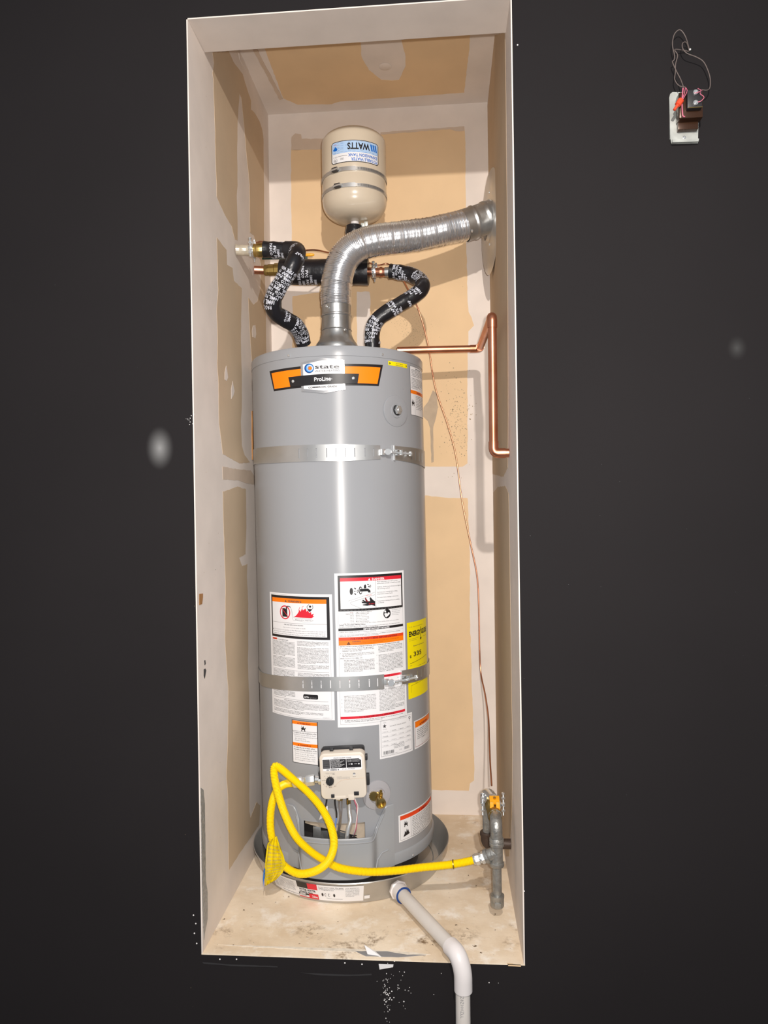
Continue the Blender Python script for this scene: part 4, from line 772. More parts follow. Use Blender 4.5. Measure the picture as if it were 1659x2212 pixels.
# ================================================================ SEISMIC STRAPS
def strap(pz, slots_px, cut, boltpx, label, loc):
    """pz: list of (px, top, bottom); slots at measured px"""
    top = empty('seismic_strap', loc, label, 'strap', 'straps round the heater')
    tt = [(HX(x, a)[0], HX(x, a)[1], HX(x, b)[1]) for x, a, b in pz]; tt.sort()
    def zz(u):
        if u <= tt[0][0]: return tt[0][1:]
        for p, q in zip(tt[:-1], tt[1:]):
            if u <= q[0]: f = (u - p[0]) / (q[0] - p[0]); return p[1] + (q[1] - p[1]) * f, p[2] + (q[2] - p[2]) * f
        return tt[-1][1:]
    ym = (pz[0][1] + pz[0][2]) / 2
    for nm, ua, ub in [('strap_band', -math.pi * RH, HX(cut[0], ym)[0]), ('strap_band', HX(cut[1], ym)[0], math.pi * RH)]:
        us = set([ua, ub]); n = int((ub - ua) / .012)
        for i in range(n + 1): us.add(ua + (ub - ua) * i / n)
        sl = []
        for x in slots_px:
            u = HX(x, ym)[0]
            if ua < u < ub: sl.append((u - .0013, u + .0013))
        us = [u for u in us if not any(a - .002 < u < b + .002 for a, b in sl)]
        for a, b in sl: us += [a, b]
        us = sorted(us); mb = MB(); vs = []; fs = []
        for u in us:
            zt, zb = zz(u)
            for f in (0, .22, .78, 1): vs.append(HS(u, zb + (zt - zb) * f, .0024))
        n = len(vs)
        vs += [v for u in us for v in [HS(u, zz(u)[1] + (zz(u)[0] - zz(u)[1]) * f, .0010) for f in (0, .22, .78, 1)]]
        for i in range(len(us) - 1):
            hole = any(abs(us[i] - a) < 1e-6 for a, b in sl)
            for k in range(3):
                if hole and k == 1:
                    a = i * 4 + k
                    fs += [(a, a + 4, a + 4 + n, a + n), (a + 1, a + 5, a + 5 + n, a + 1 + n), (a, a + 1, a + 1 + n, a + n), (a + 4, a + 5, a + 5 + n, a + 4 + n)]; continue
                a = i * 4 + k; fs += [(a, a + 1, a + 5, a + 4), (a + n, a + 4 + n, a + 5 + n, a + 1 + n)]
            for k in (0, 3): a = i * 4 + k; fs.append((a, a + 4, a + 4 + n, a + n))
        fs += [(k, k + 1, k + 1 + n, k + n) for k in range(3)] + [((len(us) - 1) * 4 + k, (len(us) - 1) * 4 + k + 1, (len(us) - 1) * 4 + k + 1 + n, (len(us) - 1) * 4 + k + n) for k in range(3)]
        mb.add(vs, fs, 'strap'); mb.build(nm, top, fix=True)
    # tension bolt and lugs
    (xa, ya), (xb, yb) = boltpx; a = HS(*HX(xa, ya), .013); b = HS(*HX(xb, yb), .012); d = (b - a).normalized(); mb = MB()
    tube(mb, spline([a, b], .0008, False), lambda i: .0030 if i % 2 else .0034, 'zinc', 12); hexa(mb, b - d * .004, d, .0075, .006, 'zinc'); bo = mb.build('tension_bolt', top)
    mb = MB(); lathe(mb, [(.0085, -.004), (.0095, -.002), (.0095, .002), (.0085, .004)], a, (.3, -.9, .05), 'zinc', 20); lathe(mb, [(.009, 0), (.010, .001), (.008, .004), (.006, .0045)], a + d * .004, d, 'zinc', 18); mb.build('barrel_nut', top)
    uc, _ = HX(cut[0], ya); zt, zb = zz(uc); zm = (zt + zb) / 2; mb = MB()
    box(mb, (0, 0, 0), (.010, .010, .016), 'zinc', .001, Matrix.Translation(HS(uc + .004, zm, .008)) @ Matrix.Rotation(uc / RH, 4, 'Z')); mb.build('lug', top)
    uc, _ = HX(cut[1], ya); zt, zb = zz(uc); zm = (zt + zb) / 2; mb = MB()
    R4 = Matrix.Translation(HS(uc + .001, zm, .004)) @ Matrix.Rotation(uc / RH, 4, 'Z')
    box(mb, (0, 0, .0), (.0018, .008, zt - zb + .004), 'zinc', .0004, R4)
    for s_ in (-1, 1): box(mb, (.009, -.008, s_ * .0075), (.020, .016, .0015), 'zinc', .0004, R4)
    box(mb, (.018, -.008, 0), (.0016, .014, .016), 'zinc', .0004, R4); mb.build('lug', top)
    return top
strap([(552, 969.5, 1003), (600, 964, 1000), (750, 960, 996), (821, 962, 992), (848, 963, 993), (915, 974, 1010)], [647, 665, 684, 706, 726, 746, 766, 788, 807, 888, 896, 904, 910], (821, 849), ((832, 977), (880, 981)), 'perforated galvanised strap round the upper part of the heater', (.289, .5, 1.2))
strap([(567, 1452, 1480), (640, 1461, 1492), (700, 1462, 1493), (760, 1461, 1492), (829, 1456, 1488), (862, 1449, 1479), (925, 1429, 1459)], [655, 674, 694, 714, 734, 755, 775, 797, 815, 901, 909, 916, 921], (829, 864), ((839, 1473), (892, 1462)), 'perforated galvanised strap crossing the instruction labels low on the heater', (.289, .5, .58))
# stamping on the straps
for parent, x, y in [(None, 601, 972), (None, 609, 1469)]: pass

# ================================================================ VENT
fl = empty('vent_duct', (axis(1.5).x, .5, HT), 'silver corrugated aluminium vent duct bending from the heater top to the right wall', 'duct')
fx = PY(727, 700, .5).x; mb = MB()
lathe(mb, [(.050, 0), (.050, .030), (.066, .034), (.066, .046), (.0615, .056), (.0550, .064), (.0490, .075), (.0455, .086), (.0445, .100)], (fx, .5, HT + .001), (0, 0, 1), 'galv', 48, False); mb.build('draft_hood', fl)
z0c = HT + .090; mb = MB(); R0 = .0446
lathe(mb, [(R0, z0c), (R0, z0c + .006), (R0 + .0018, z0c + .008), (R0, z0c + .010), (R0, z0c + .048), (R0 + .0018, z0c + .050), (R0 + .0018, z0c + .053), (R0 - .0005, z0c + .056), (R0 - .001, z0c + .104), (R0 - .004, z0c + .107)], (fx, .5, 0), (0, 0, 1), 'galv', 48, False); o = mb.build('collar', fl)
for x, y in [(706, 662), (745, 712), (722, 684)]:
    mb = MB(); p = PY(x, y, .457); hexa(mb, p, (p.x - fx, p.y - .5, 0), .0035, .005, 'zinc'); mb.build('screw', fl)
dp = [PY(727, 662, .5), PY(726, 630, .5), PY(731, 590, .5), PY(745, 556, .5), PY(772, 532, .502), PY(812, 519, .51), PY(870, 512, .53), PY(920, 505, .55), PY(970, 494, .565), PY(1004, 487, .58)]
dpath = spline(dp, .002); mb = MB(); q_ = resample(dpath, .0046 / 4); fr_ = frames(q_); rn_ = random.Random(4); am_ = [rn_.uniform(.6, 1.25) * (1.35 if k % 5 == 0 else 1) for k in range(len(q_))]
tube(mb, None, lambda i: .0444 + (0, .5, 1, .5)[i % 4] * .0024 * am_[i // 4], 'alu', 44, True, fr_); mb.build('corrugated_duct', fl)
g0, g1, g2 = PY(1002, 488, .58), PY(1032, 478, .59), PY(1062, 466, .60); g2.x = W - .004
gp = spline([g0, g1, g2], .004); nn = len(gp); mb = MB()
tube(mb, gp, lambda i: .0488 + (.0025 if (nn * .30 < i < nn * .37 or nn * .68 < i < nn * .78) else 0) + (.0008 if i > nn * .9 else 0), 'galv', 40, False); mb.build('end_elbow', fl)
for x, y, yy in [(1032, 448, .56), (1020, 500, .545), (1046, 470, .55)]:
    mb = MB(); hexa(mb, PY(x, y, yy), (-.2, -1, .2), .0038, .006, 'zinc'); mb.build('screw', fl)
cc = Vector((W - .012, .632, PX(1066, 476, W).z)); cc.z = 1.955; nrm = Vector((-1, -.11, 0)).normalized(); mb = MB()
lathe(mb, [(.052, .002), (.054, .012), (.060, .004), (.155, .0), (.158, -.002), (.155, -.003), (.052, -.003)], cc, nrm, 'panmetal', 64, False)
vc = empty('vent_flange', cc, 'round sheet metal collar plate standing against the right closet wall', 'flange'); mb.build('flange_plate', vc)
for a in (2.2, 1.0, -1.2, -2.0):
    mb = MB(); x, y, d = frame(nrm); hexa(mb, cc + (Vector((0, math.cos(a), math.sin(a)))) * .09 + nrm * .002, nrm, .004, .003, 'zinc'); mb.build('rivet', vc)

# ================================================================ EXPANSION TANK
TY = .60; tz1, tz0 = PY(765, 272, TY).z - .031, PY(765, 484, TY).z + .006; tc = Vector((PY(765, 375, TY).x, TY, tz0)); TR = .1013; th = tz1 - tz0
tank = empty('expansion_tank', tc, 'cream painted expansion tank with upside down blue and white label', 'tank')
prof = []
for k in range(12): a = math.pi / 2 * k / 11; prof.append((TR * math.sin(a) ** .62, .060 * (1 - math.cos(a)) ** .95))
prof[0] = (0.0, 0.0)
mid = th * .45; prof += [(TR, mid - .012), (TR - .001, mid - .006), (TR + .0016, mid), (TR - .001, mid + .005), (TR, mid + .012)]
for k in range(12): a = math.pi / 2 * (1 - k / 11); prof.append((TR * math.sin(a) ** .50, th - .036 * (1 - math.cos(a))))
mb = MB(); lathe(mb, prof, tc, (0, 0, 1), 'tank', 72, False); mb.build('shell', tank)
mb = MB(); lathe(mb, [(.013, -.022), (.013, .004)], tc, (0, 0, 1), 'pvcw', 20); mb.build('nozzle', tank)
TS = lambda u, z, off: Vector((tc.x + (TR + off + .0003) * math.sin(u / TR), tc.y - (TR + off + .0003) * math.cos(u / TR), z))
tx = lambda x, y: cylhit(x, y, lambda z: tc, TR)
L = Lab(TS, tx(716, 305)[0], tx(766, 302)[1], tx(816.5, 305)[0], tx(766, 349.5)[1], flip=True); L.du = .006
def rr(a, b, c, d, r): q = r * L.w / L.h; return [(a + r, b), (c - r, b), (c, b + q), (c, d - q), (c - r, d), (a + r, d), (a, d - q), (a, b + q)]
L.poly(rr(0, 0, 1, 1, .04), 'black', 0); L.poly(rr(.018, .03, .982, .97, .03), 'white', 1); L.poly(rr(.022, .44, .978, .965, .03), 'lblue', 2)
L.text('POTABLE WATER', .04, .19, .0088, 'blue', .02, width=.54, res=2); L.text('EXPANSION TANK', .04, .38, .0088, 'blue', .02, width=.60, res=2)
L.text('WATTS', .22, .86, .0185, 'black', .035, width=.44, res=3, layer=4); L.text('®', .67, .80, .003, 'black')
for k in range(3): L.poly([(.045 + k * .05, .58), (.078 + k * .05, .58), (.105 + k * .05, .88), (.072 + k * .05, .88)], 'blue', 4)
for k in range(10):
    y = .46 + k * .052; x = .03
    for j in range(12):
        if (j * 7 + k * 3) % 5 < 3 and not (.56 < y < .88 and x < .72): L.line([(x, y), (x + .03, y + .012), (x + .06, y)], .0006, 'inkl' if k % 2 else 'blue', 3)
        x += .078
L.poly([(.865, .60), (.90, .58), (.945, .60), (.955, .66), (.93, .70), (.90, .78), (.87, .70), (.855, .65)], 'blue', 4); L.text('VALVE', .87, .88, .003, 'redorange', 0, width=.07)
L.rect(.66, .30, .84, .315, 'ink', 3); L.text('CRD', .72, .22, .006, 'ink', 0, width=.08); L.text('CSA', .88, .17, .007, 'ink', 0, width=.05); L.text('NSF 61', .85, .32, .0028, 'ink', 0, width=.1); L.ell(.905, .14, .045, 'inkl', 2, 16); L.ell(.905, .14, .040, 'white', 3, 16); L.text('NL', .88, .18, .006, 'ink', 0, width=.05, layer=4)
L.build('tank_label', tank, 'upside down blue and white tank label')
def hclamp(py, label, xs):
    z = tx(766, py)[1]; c = Vector((tc.x, tc.y, z)); t = empty('hose_clamp', c, label, 'clamp', 'hose clamps round the tank'); mb = MB()
    lathe(mb, [(TR + .0006, -.0055), (TR + .0018, -.005), (TR + .0018, .005), (TR + .0006, .0055)], c, (0, 0, 1), 'panmetal', 80, False); mb.build('clamp_band', t)
    S2 = lambda u, zz, off: TS(u, zz, off + .0018); L = Lab(S2, tx(772, py)[0], z + .0035, tx(828, py)[0], z - .0035); n = 30
    for k in range(n): L.rect((k + .2) / n, 0, (k + .55) / n, 1, 'ink', 0)
    L.build('worm_slots', t)
    a = tx(xs, py)[0]; Mx = Matrix.Translation(TS(a, z, .006)) @ Matrix.Rotation(a / TR, 4, 'Z'); mb = MB()
    box(mb, (0, .001, 0), (.020, .012, .0130), 'darkbase', .002, Mx); tube(mb, [Mx @ Vector((-.012, -.002, -.001)), Mx @ Vector((.014, -.002, .001))], .0042, 'zinc', 12); mb.build('screw_housing', t)
    mb = MB(); L = Lab(TS, a, z + .0062, tx(768, py)[0], z - .0062, base=.0022); L.rect(0, 0, 1, 1, 'zinc', 1); L.build('band_overlap', t)
hclamp(363.5, 'upper steel worm clamp round the cream tank, below its label', 726); hclamp(399, 'lower steel worm clamp round the cream tank', 731)

# ================================================================ INSULATED PIPES
ROWS = ['10MIL  PIPE WRAP  PVC', 'PASCO  10MIL PASCO', 'PVC  PASCO  10MIL', '10MIL PASCO PIPE WRAP']
def wrap(name, pts, r, parent, plain=(), seg=22, phase=0.0, lump=.0012, rows=.0110, sgn=1, hel=.06, hgt=.0078):
    path = spline(pts, .003); fr = frames(path); rnd = random.Random(len(pts) + int(r * 1e4)); bmp = [rnd.uniform(-1, 1) * lump for _ in range(len(fr) // 5 + 3)]
    def rad(i): k = i / 5; j = int(k); return r + bmp[j] * (1 - (k - j)) + bmp[j + 1] * (k - j)
    mb = MB(); tube(mb, None, rad, 'tape', seg, True, fr); o = mb.build(name, parent)
    Ltot = .003 * (len(fr) - 1); s = rows; t = MB(); k = 0
    while s < Ltot - rows * .8:
        if not any(a * Ltot < s < b * Ltot for a, b in plain):
            vs, fs = glyphs(ROWS[k % 4], .03, 1); xm = max(v.x for v in vs); g = hgt / .7; per = 2 * math.pi * r; sc = min(g * 1.0, per * .96 / xm); ph = phase + k * .35
            out = []
            for v in vs:
                u = v.x * sc; ss = s + sgn * v.y * g + hel * u; i = min(max(ss / .003, 0), len(fr) - 1.001); j = int(i); f = i - j
                p = fr[j][0].lerp(fr[j + 1][0], f); x = fr[j][1].lerp(fr[j + 1][1], f); y = fr[j][2].lerp(fr[j + 1][2], f); a = ph + sgn * u / r
                out.append(p + (x * math.cos(a) + y * math.sin(a)) * (rad(j) + .0008))
            t.add(out, fs, 'tapetext')
        s += rows; k += 1
    q = t.build('tape_print', o, fix=False, smooth=0); q['kind'] = 'stuff'; return fr
YF, YB = .392, .60
zp = PY(540, 540, YF)
# left pipe
ip = empty('insulated_pipe', PY(655, 748, .5), 'black tape wrapped water pipe curving down to the left of the vent duct', 'pipe', 'tape wrapped water pipes')
wrap('pipe_wrap', [PY(570, 539, YF), PY(600, 540, YF), PY(622, 541, YF)], .0235, ip, ((.0, .16),), phase=2.3)
wrap('pipe_wrap', [PY(618, 540, YF), PY(640, 541, YF - .01), PY(641, 552, YF - .045), PY(632, 575, YF - .065), PY(612, 605, YF - .06), PY(596, 632, YF - .05), PY(589, 655, YF - .04), PY(596, 676, YF - .02), PY(617, 690, YF + .01), PY(638, 703, YF + .04), PY(650, 722, .47), PY(656, 743, .49)], .0236, ip, ((0, .12), (.22, .30), (.58, .65), (.72, .76)), phase=.6, lump=.0018)
mb = MB(); tube(mb, [PY(656, 738, .49), PY(656, 756, .49)], .0125, 'zinc', 16); mb.build('steel_nipple', ip)
# right pipe
ip2 = empty('insulated_pipe', PY(805, 748, .5), 'black tape wrapped water pipe looping out to the right of the vent duct', 'pipe', 'tape wrapped water pipes')
wrap('pipe_wrap', [PY(843, 586, .585), PY(862, 588, .58), PY(888, 594, .57), PY(908, 606, .545), PY(912, 622, .515), PY(896, 638, .50), PY(868, 655, .49), PY(840, 672, .485), PY(818, 688, .485), PY(807, 706, .49), PY(804, 728, .495), PY(805, 751, .50)], .0228, ip2, ((.33, .43), (.55, .60), (.68, .78), (.95, 1)), phase=2.0)
mb = MB(); tube(mb, [PY(832, 588, .588), PY(846, 587, .586)], .015, 'galv', 18); mb.build('steel_coupling', ip2)
# manifold and riser at the back
zm_ = PX(549, 583, 0).z
ip3 = empty('manifold_pipe', PY(700, 588, YB), 'thick black wrapped horizontal pipe behind the vent duct, feeding the expansion tank', 'pipe', 'tape wrapped water pipes')
wrap('pipe_wrap', [PY(606, 586, YB), PY(650, 588, YB), PY(700, 588, YB), PY(750, 588, YB), PY(796, 588, YB)], .040, ip3, ((0, .22), (.42, .55), (.62, 1)), seg=30, phase=1.2, lump=.0006, rows=.0125, hel=0, hgt=.0085)
wrap('pipe_wrap', [PY(765, 489, TY), PY(765, 510, TY), PY(764, 540, TY), PY(763, 580, TY)], .0265, ip3, (), phase=4.2, rows=.0125, hgt=.009)
mb = MB(); a = PX(549, 583, .0015); b_ = PY(574, 584, YB); tube(mb, [a, b_], .0130, 'copper', 20); mb.build('copper_stub', ip3)['label'] = 'bright copper stub from the left wall'
mb = MB(); bx_ = Vector(b_) - Vector((.004, 0, 0)); lathe(mb, [(.016, 0), (.017, .003), (.017, .012), (.0185, .013), (.0185, .032), (.021, .034), (.021, .05), (.017, .055), (.017, .07)], bx_, (1, 0, 0), 'brassd', 10); mb.build('brass_union', ip3)
mb = MB(); c0, c1 = PY(790, 587, YB), PY(834, 588, .59); tube(mb, [c0, c1], .0135, 'copper', 20); lathe(mb, [(.0155, -.002), (.0155, .006)], PY(822, 588, .592), (1, 0, 0), 'copper', 20); mb.build('copper_nipple', ip3)
mb = MB(); box(mb, PY(791, 485, .60), (.012, .012, .016), 'steelw', .002); box(mb, PY(785, 486, .60), (.016, .006, .012), 'steelw', .001); mb.build('bracket', ip3)

# brass ball valve on its stub at the left wall
bv = empty('ball_valve', PX(509, 540, 0.002), 'brass ball valve on a shiny stub pipe at the left closet wall', 'valve')
a = PX(509.5, 540, .0015); b_ = PY(549, 541, YF); mb = MB(); tube(mb, spline([a, b_], .006, False), lambda i: .0150 + (.0008 if i % 3 == 0 else 0), 'creampipe', 20); mb.build('stub_pipe', bv)
mb = MB(); lathe(mb, [(.017, 0), (.019, .002), (.019, .010), (.0205, .012), (.0205, .030), (.018, .034), (.018, .05)], Vector((b_.x - .002, b_.y, b_.z)), (1, 0, 0), 'brass', 20); mb.build('valve_body', bv)
mb = MB(); p0, p1 = PY(566, 556, YF + .03), PY(664, 556, YF + .035); d = p1 - p0
prism(mb, [p0 + Vector((0, 0, .006)), p1 + Vector((0, 0, .004)), p1 - Vector((0, 0, .004)), p0 - Vector((0, 0, .006))], (0, 1, 0), .003, 'green'); lv = mb.build('lever', bv)
mb = MB(); tube(mb, [PY(656, 551, YF + .034), PY(670, 550.5, YF + .034), PY(677, 550.5, YF + .034), PY(679, 550.5, YF + .034)], lambda i: (.0042, .0044, .0036, .0015)[i], 'valvey', 12); mb.build('lever_grip', lv)['label'] = 'yellow lever tip'

# ground clamps
def gclamp(c, ax, r, label, grp='grounding clamps'):
    c = Vector(c); t = empty('ground_clamp', c, label, 'clamp', grp); x, y, d = frame(ax)
    if abs(Vector(ax).y) > .5: up = Vector((0, 0, 1)); side = Vector((1, 0, 0))
    elif abs(Vector(ax).x) > .5: up = Vector((0, 0, 1)); side = Vector((0, 1, 0))
    else: up = Vector((1, 0, 0)); side = Vector((0, 1, 0))
    d = Vector(ax).normalized()
    for s in (-1, 1):
        mb = MB(); n = 12; vs = []; o_ = []
        for k in range(n + 1):
            a = math.pi * k / n; vs.append(c + (side * math.cos(a) * 1.0 + up * s * math.sin(a)) * (r + .0012))
        path = [c + side * (r + .012) + up * s * .003] + vs + [c - side * (r + .012) + up * s * .003]
        for p, q in zip(path[:-1], path[1:]):
            mid = (p + q) / 2; v = (q - p); L_ = v.length; v.normalize(); nn_ = d.cross(v)
            Mx = Matrix((v, d, nn_)).transposed().to_4x4(); Mx.translation = mid; box(mb, (0, 0, 0), (L_ + .001, .012, .003), 'zinc', .0004, Mx)
        mb.build('clamp_half', t)
    for s in (-1, 1):
        mb = MB(); p = c + side * s * (r + .0085); tube(mb, spline([p - up * (r + .010), p + up * (r + .010)], .0009, False), lambda i: .0021 if i % 2 else .0025, 'zinc', 10)
        hexa(mb, p + up * (r * .75), up, .0055, .005, 'zinc'); hexa(mb, p - up * (r * .75), -up, .0055, .005, 'zinc'); lathe(mb, [(.0045, 0), (.005, .001), (.0045, .004), (.002, .005), (0, .005)], p + up * (r + .008), up, 'zinc', 12, False); mb.build('bolt', t)
    mb = MB(); p = c + up * (r + .004) + d * .006; box(mb, p, (.010, .010, .010), 'zinc', .001); lathe(mb, [(.0035, 0), (.004, .001), (.0035, .006), (0, .007)], p + up * .004, up, 'zinc', 10, False); mb.build('wire_lug', t)
    return t
gclamp(PY(545, 541, YF), (1, 0, 0), .0162, 'bolted steel ground clamp on the stub at the left wall')
gclamp(PY(808, 588, YB - .005), (1, 0, 0), .0142, 'bolted ground clamp on the copper nipple right of the vent duct')

# bonding wire
wp = [(553, 525, YF), (566, 522, YF + .02), (590, 530, .46), (640, 541, .50), (680, 540, .56), (716, 547, .64), (770, 556, .70), (808, 572, .61), (822, 572, .60), (840, 571, .60), (862, 590, .65), (884, 630, .74), (905, 672, .78), (925, 745, .80), (940, 835, .81), (968, 920, .812), (985, 985, .812), (998, 1080, .812), (1018, 1180, .812), (1030, 1240, .812), (1034, 1300, .81), (1036, 1400, .80), (1039, 1455, .79), (1048, 1500, .72), (1055, 1550, .60), (1057, 1600, .52), (1059, 1650, .43), (1062, 1697, .335)]
gw = MB(); tube(gw, spline([PY(*p) for p in wp], .006), .0024, 'copperw', 10); tag(gw.build('bonding_wire'), 'thin bare copper wire hanging down the back wall to the gas pipe', 'wire')

# ================================================================ COPPER RELIEF PIPE
rp = empty('relief_pipe', PX(1100, 977, W), 'copper relief pipe running from the heater top along and into the right wall', 'pipe')
r_ = .0113; q0 = PY(858, 757, .62); q1 = PY(1036, 753, .64); q2 = PY(1063, 683, .19); q3 = PY(1060, 973, .19); q4 = PX(1101, 977, W - .0008); q3.z = q4.z; q4.y = .19
v2 = Vector((q2.x, q2.y, q2.z)); q3.x = v2.x - .001
for a, b_ in [(q0, q1), (q1, v2), (v2, q3), (q3, q4)]:
    d = (b_ - a).normalized(); mb = MB(); tube(mb, spline([a + d * (0 if a is q0 else .02), b_ - d * (0 if b_ is q4 else .02)], .02, False), r_, 'copper', 20); mb.build('copper_tube', rp)
for a, b_, c_ in [(q0, q1, v2), (q1, v2, q3), (v2, q3, q4)]:
    u_, v_ = (a - b_).normalized(), (c_ - b_).normalized(); mb = MB()
    pts = fillet([b_ + u_ * .030, b_, b_ + v_ * .030], .020, 10); tube(mb, spline(pts, .003), r_ + .0014, 'copper', 20); mb.build('copper_elbow', rp)

# ================================================================ GAS PIPING
GY = .30; st = PX(1103, 1823, W - .0005); gz = st.z; gy = st.y
gpipe = empty('gas_pipe', st, 'gas pipe assembly with shutoff and drip leg beside the right wall', 'pipe')
rx_ = PY(1053, 1790, gy).x
mb = MB(); tube(mb, [st, Vector((rx_ + .02, gy, gz))], .0135, 'blackiron', 18); mb.build('black_stub', gpipe)
mb = MB(); tube(mb, spline(fillet([Vector((rx_ + .028, gy, gz)), Vector((rx_, gy, gz)), Vector((rx_, gy, gz + .030))], .022, 8), .004), .0185, 'blackiron', 20)
lathe(mb, [(.020, 0), (.0205, .002), (.0205, .009), (.019, .011)], (rx_, gy, gz + .022), (0, 0, 1), 'blackiron', 20); mb.build('black_elbow', gpipe)
ztop = PY(1055, 1725, gy).z; mb = MB(); tube(mb, [Vector((rx_, gy, gz + .02)), Vector((rx_, gy, ztop))], .0128, 'cast', 20); mb.build('riser', gpipe)
mb = MB(); TX = PY(1073, 1830, .17); vy = .17; vx = PY(1072, 1770, vy).x
tube(mb, spline(fillet([Vector((rx_, gy, ztop - .012)), Vector((rx_, gy, ztop + .012)), Vector((rx_ + .012, gy - .045, ztop + .012))], .02, 8), .004), .0185, 'zinc', 20); mb.build('top_elbow', gpipe)
va = Vector((rx_ + .008, gy - .028, ztop + .012)); vb = Vector((vx, vy + .03, PY(1072, 1768, vy + .03).z)); d = (vb - va).normalized(); mb = MB()
lathe(mb, [(.018, 0), (.018, .012), (.0145, .014), (.019, .022), (.019, .040), (.0145, .048), (.018, .050), (.018, (vb - va).length)], va, d, 'brassd', 8); vbody = mb.build('valve_body', gpipe)
mb = MB(); hp = va.lerp(vb, .5) + Vector((.004, -.004, .023)); box(mb, (0, 0, 0), (.026, .026, .007), 'valvey', .0015, Matrix.Translation(hp) @ Matrix.Rotation(.35, 4, 'X'))
for sx, lz in ((-.008, .026), (.008, .036)): box(mb, (0, 0, 0), (.010, .005, lz), 'valvey', .001, Matrix.Translation(hp + Vector((sx, -.014, -lz / 2))) @ Matrix.Rotation(-.1, 4, 'X'))
lathe(mb, [(.004, 0), (.004, .004), (0, .004)], hp + Vector((0, 0, .004)), (0, -.2, 1), 'brass', 6, False); mb.build('valve_handle', vbody)['label'] = 'orange plastic shutoff handle'
ztee = PY(1074, 1840, vy).z; ze = vb.z; mb = MB()
tube(mb, spline(fillet([vb + Vector((0, .012, .004)), Vector((vx, vy, ze + .002)), Vector((vx, vy, ze - .052))], .028, 8), .004), lambda i: .0152, 'cast', 22)
lathe(mb, [(.0165, 0), (.0185, .002), (.0185, .009), (.0165, .011)], (vx, vy, ze - .058), (0, 0, 1), 'cast', 22); lathe(mb, [(.0165, 0), (.0178, .002), (.0178, .009)], vb + Vector((0, .014, .003)), (vb - Vector((vx, vy, ze))).normalized() * -1, 'cast', 22); mb.build('street_elbow', gpipe)
mb = MB(); tube(mb, spline([Vector((vx, vy, ze - .045)), Vector((vx, vy, ztee))], .0012, False), lambda i: .0112 + (.0004 if i % 2 else 0), 'galv', 20); mb.build('nipple', gpipe)
mb = MB(); lathe(mb, [(.0172, -.036), (.0184, -.034), (.0184, -.027), (.0155, -.025), (.0155, .025), (.0184, .027), (.0184, .034), (.0172, .036)], (vx, vy, ztee), (0, 0, 1), 'cast', 24)
tb = (PY(1046, 1852, .175) - Vector((vx, vy, ztee))).normalized(); lathe(mb, [(.0155, 0), (.0155, .022), (.0182, .024), (.0182, .032), (.017, .033)], (vx, vy, ztee), tb, 'cast', 24); mb.build('tee', gpipe)
zc = PY(1074, 1958, vy).z; zc = max(zc, .006); mb = MB(); tube(mb, [Vector((vx, vy, ztee - .03)), Vector((vx, vy, zc + .02))], .0116, 'cast', 22); mb.build('drip_leg', gpipe)
mb = MB(); lathe(mb, [(.0152, 0), (.0168, .003), (.0168, .022), (.0175, .024), (.0175, .030), (.014, .031)], (vx, vy, zc), (0, 0, 1), 'cast', 24); box(mb, (vx, vy - .015, zc + .010), (.016, .006, .014), 'cast', .001); mb.build('pipe_cap', gpipe)
gclamp(PY(1065, 1737, gy - .025), (0, 1, 0), .0190, 'bolted ground clamp on the gas riser behind the orange handle')

# ================================================================ YELLOW GAS HOSE
nx = Vector((vx, vy, ztee)) + tb * .033
gh = empty('gas_hose', nx, 'yellow corrugated gas hose looped in front of the water heater', 'hose')
hp_ = [(632, 1691, .205), (618, 1693, .214), (604, 1701, .222), (593, 1718, .226), (586, 1745, .226), (584, 1780, .222), (588, 1812, .216), (598, 1845, .205), (615, 1871, .192), (645, 1887, .182), (680, 1882, .175), (706, 1864, .170), (719, 1838, .168), (721, 1812, .168), (712, 1778, .168), (692, 1742, .170), (664, 1710, .172), (632, 1682, .178), (606, 1660, .188), (595, 1655, .190), (592, 1663, .188), (594, 1685, .186), (603, 1722, .188), (618, 1765, .196), (640, 1808, .204), (670, 1838, .206), (700, 1858, .203), (735, 1875, .192), (790, 1883, .184), (850, 1881, .180), (910, 1874, .178), (970, 1868, .176), (1010, 1861, .175), (1026, 1857, .175)]
hpath = spline([PY(*p) for p in hp_], .001); mb = MB(); corr(hpath, .0088, .0106, .0036, mb, 'yhose', 16); mb.build('corrugated_hose', gh)
hd = (PY(1026, 1857, .175) - PY(1010, 1861, .175)).normalized(); p = PY(1026, 1857, .175); mb = MB(); d2 = (nx - p).normalized(); Ln = (nx - p).length
lathe(mb, [(.0108, -.004), (.0125, 0)], p, d2, 'zinc', 18); hexa(mb, p, d2, .0142, Ln * .48, 'zinc'); lathe(mb, [(.0125, Ln * .48), (.0125, Ln * .6)], p, d2, 'zinc', 18); hexa(mb, p + d2 * Ln * .6, d2, .0150, Ln * .38, 'zinc'); mb.build('hose_nut', gh)
p = PY(632, 1691, .205); q = e0 + Vector((-.018, .001, 0)); d2 = (q - p).normalized(); Ln = (q - p).length; mb = MB()
hexa(mb, p, d2, .0135, Ln * .42, 'zinc'); lathe(mb, [(.010, Ln * .42), (.010, Ln * .55)], p, d2, 'zinc', 18); hexa(mb, p + d2 * Ln * .55, d2, .0140, Ln * .42, 'zinc'); mb.build('hose_nut', gh)
p = PY(979, 1867, .176); mb = MB(); lathe(mb, [(.0108, -.0016), (.0120, -.001), (.0120, .001), (.0108, .0016)], p, (1, 0, .1), 'brassd', 20); mb.build('crimp_ring', gh)
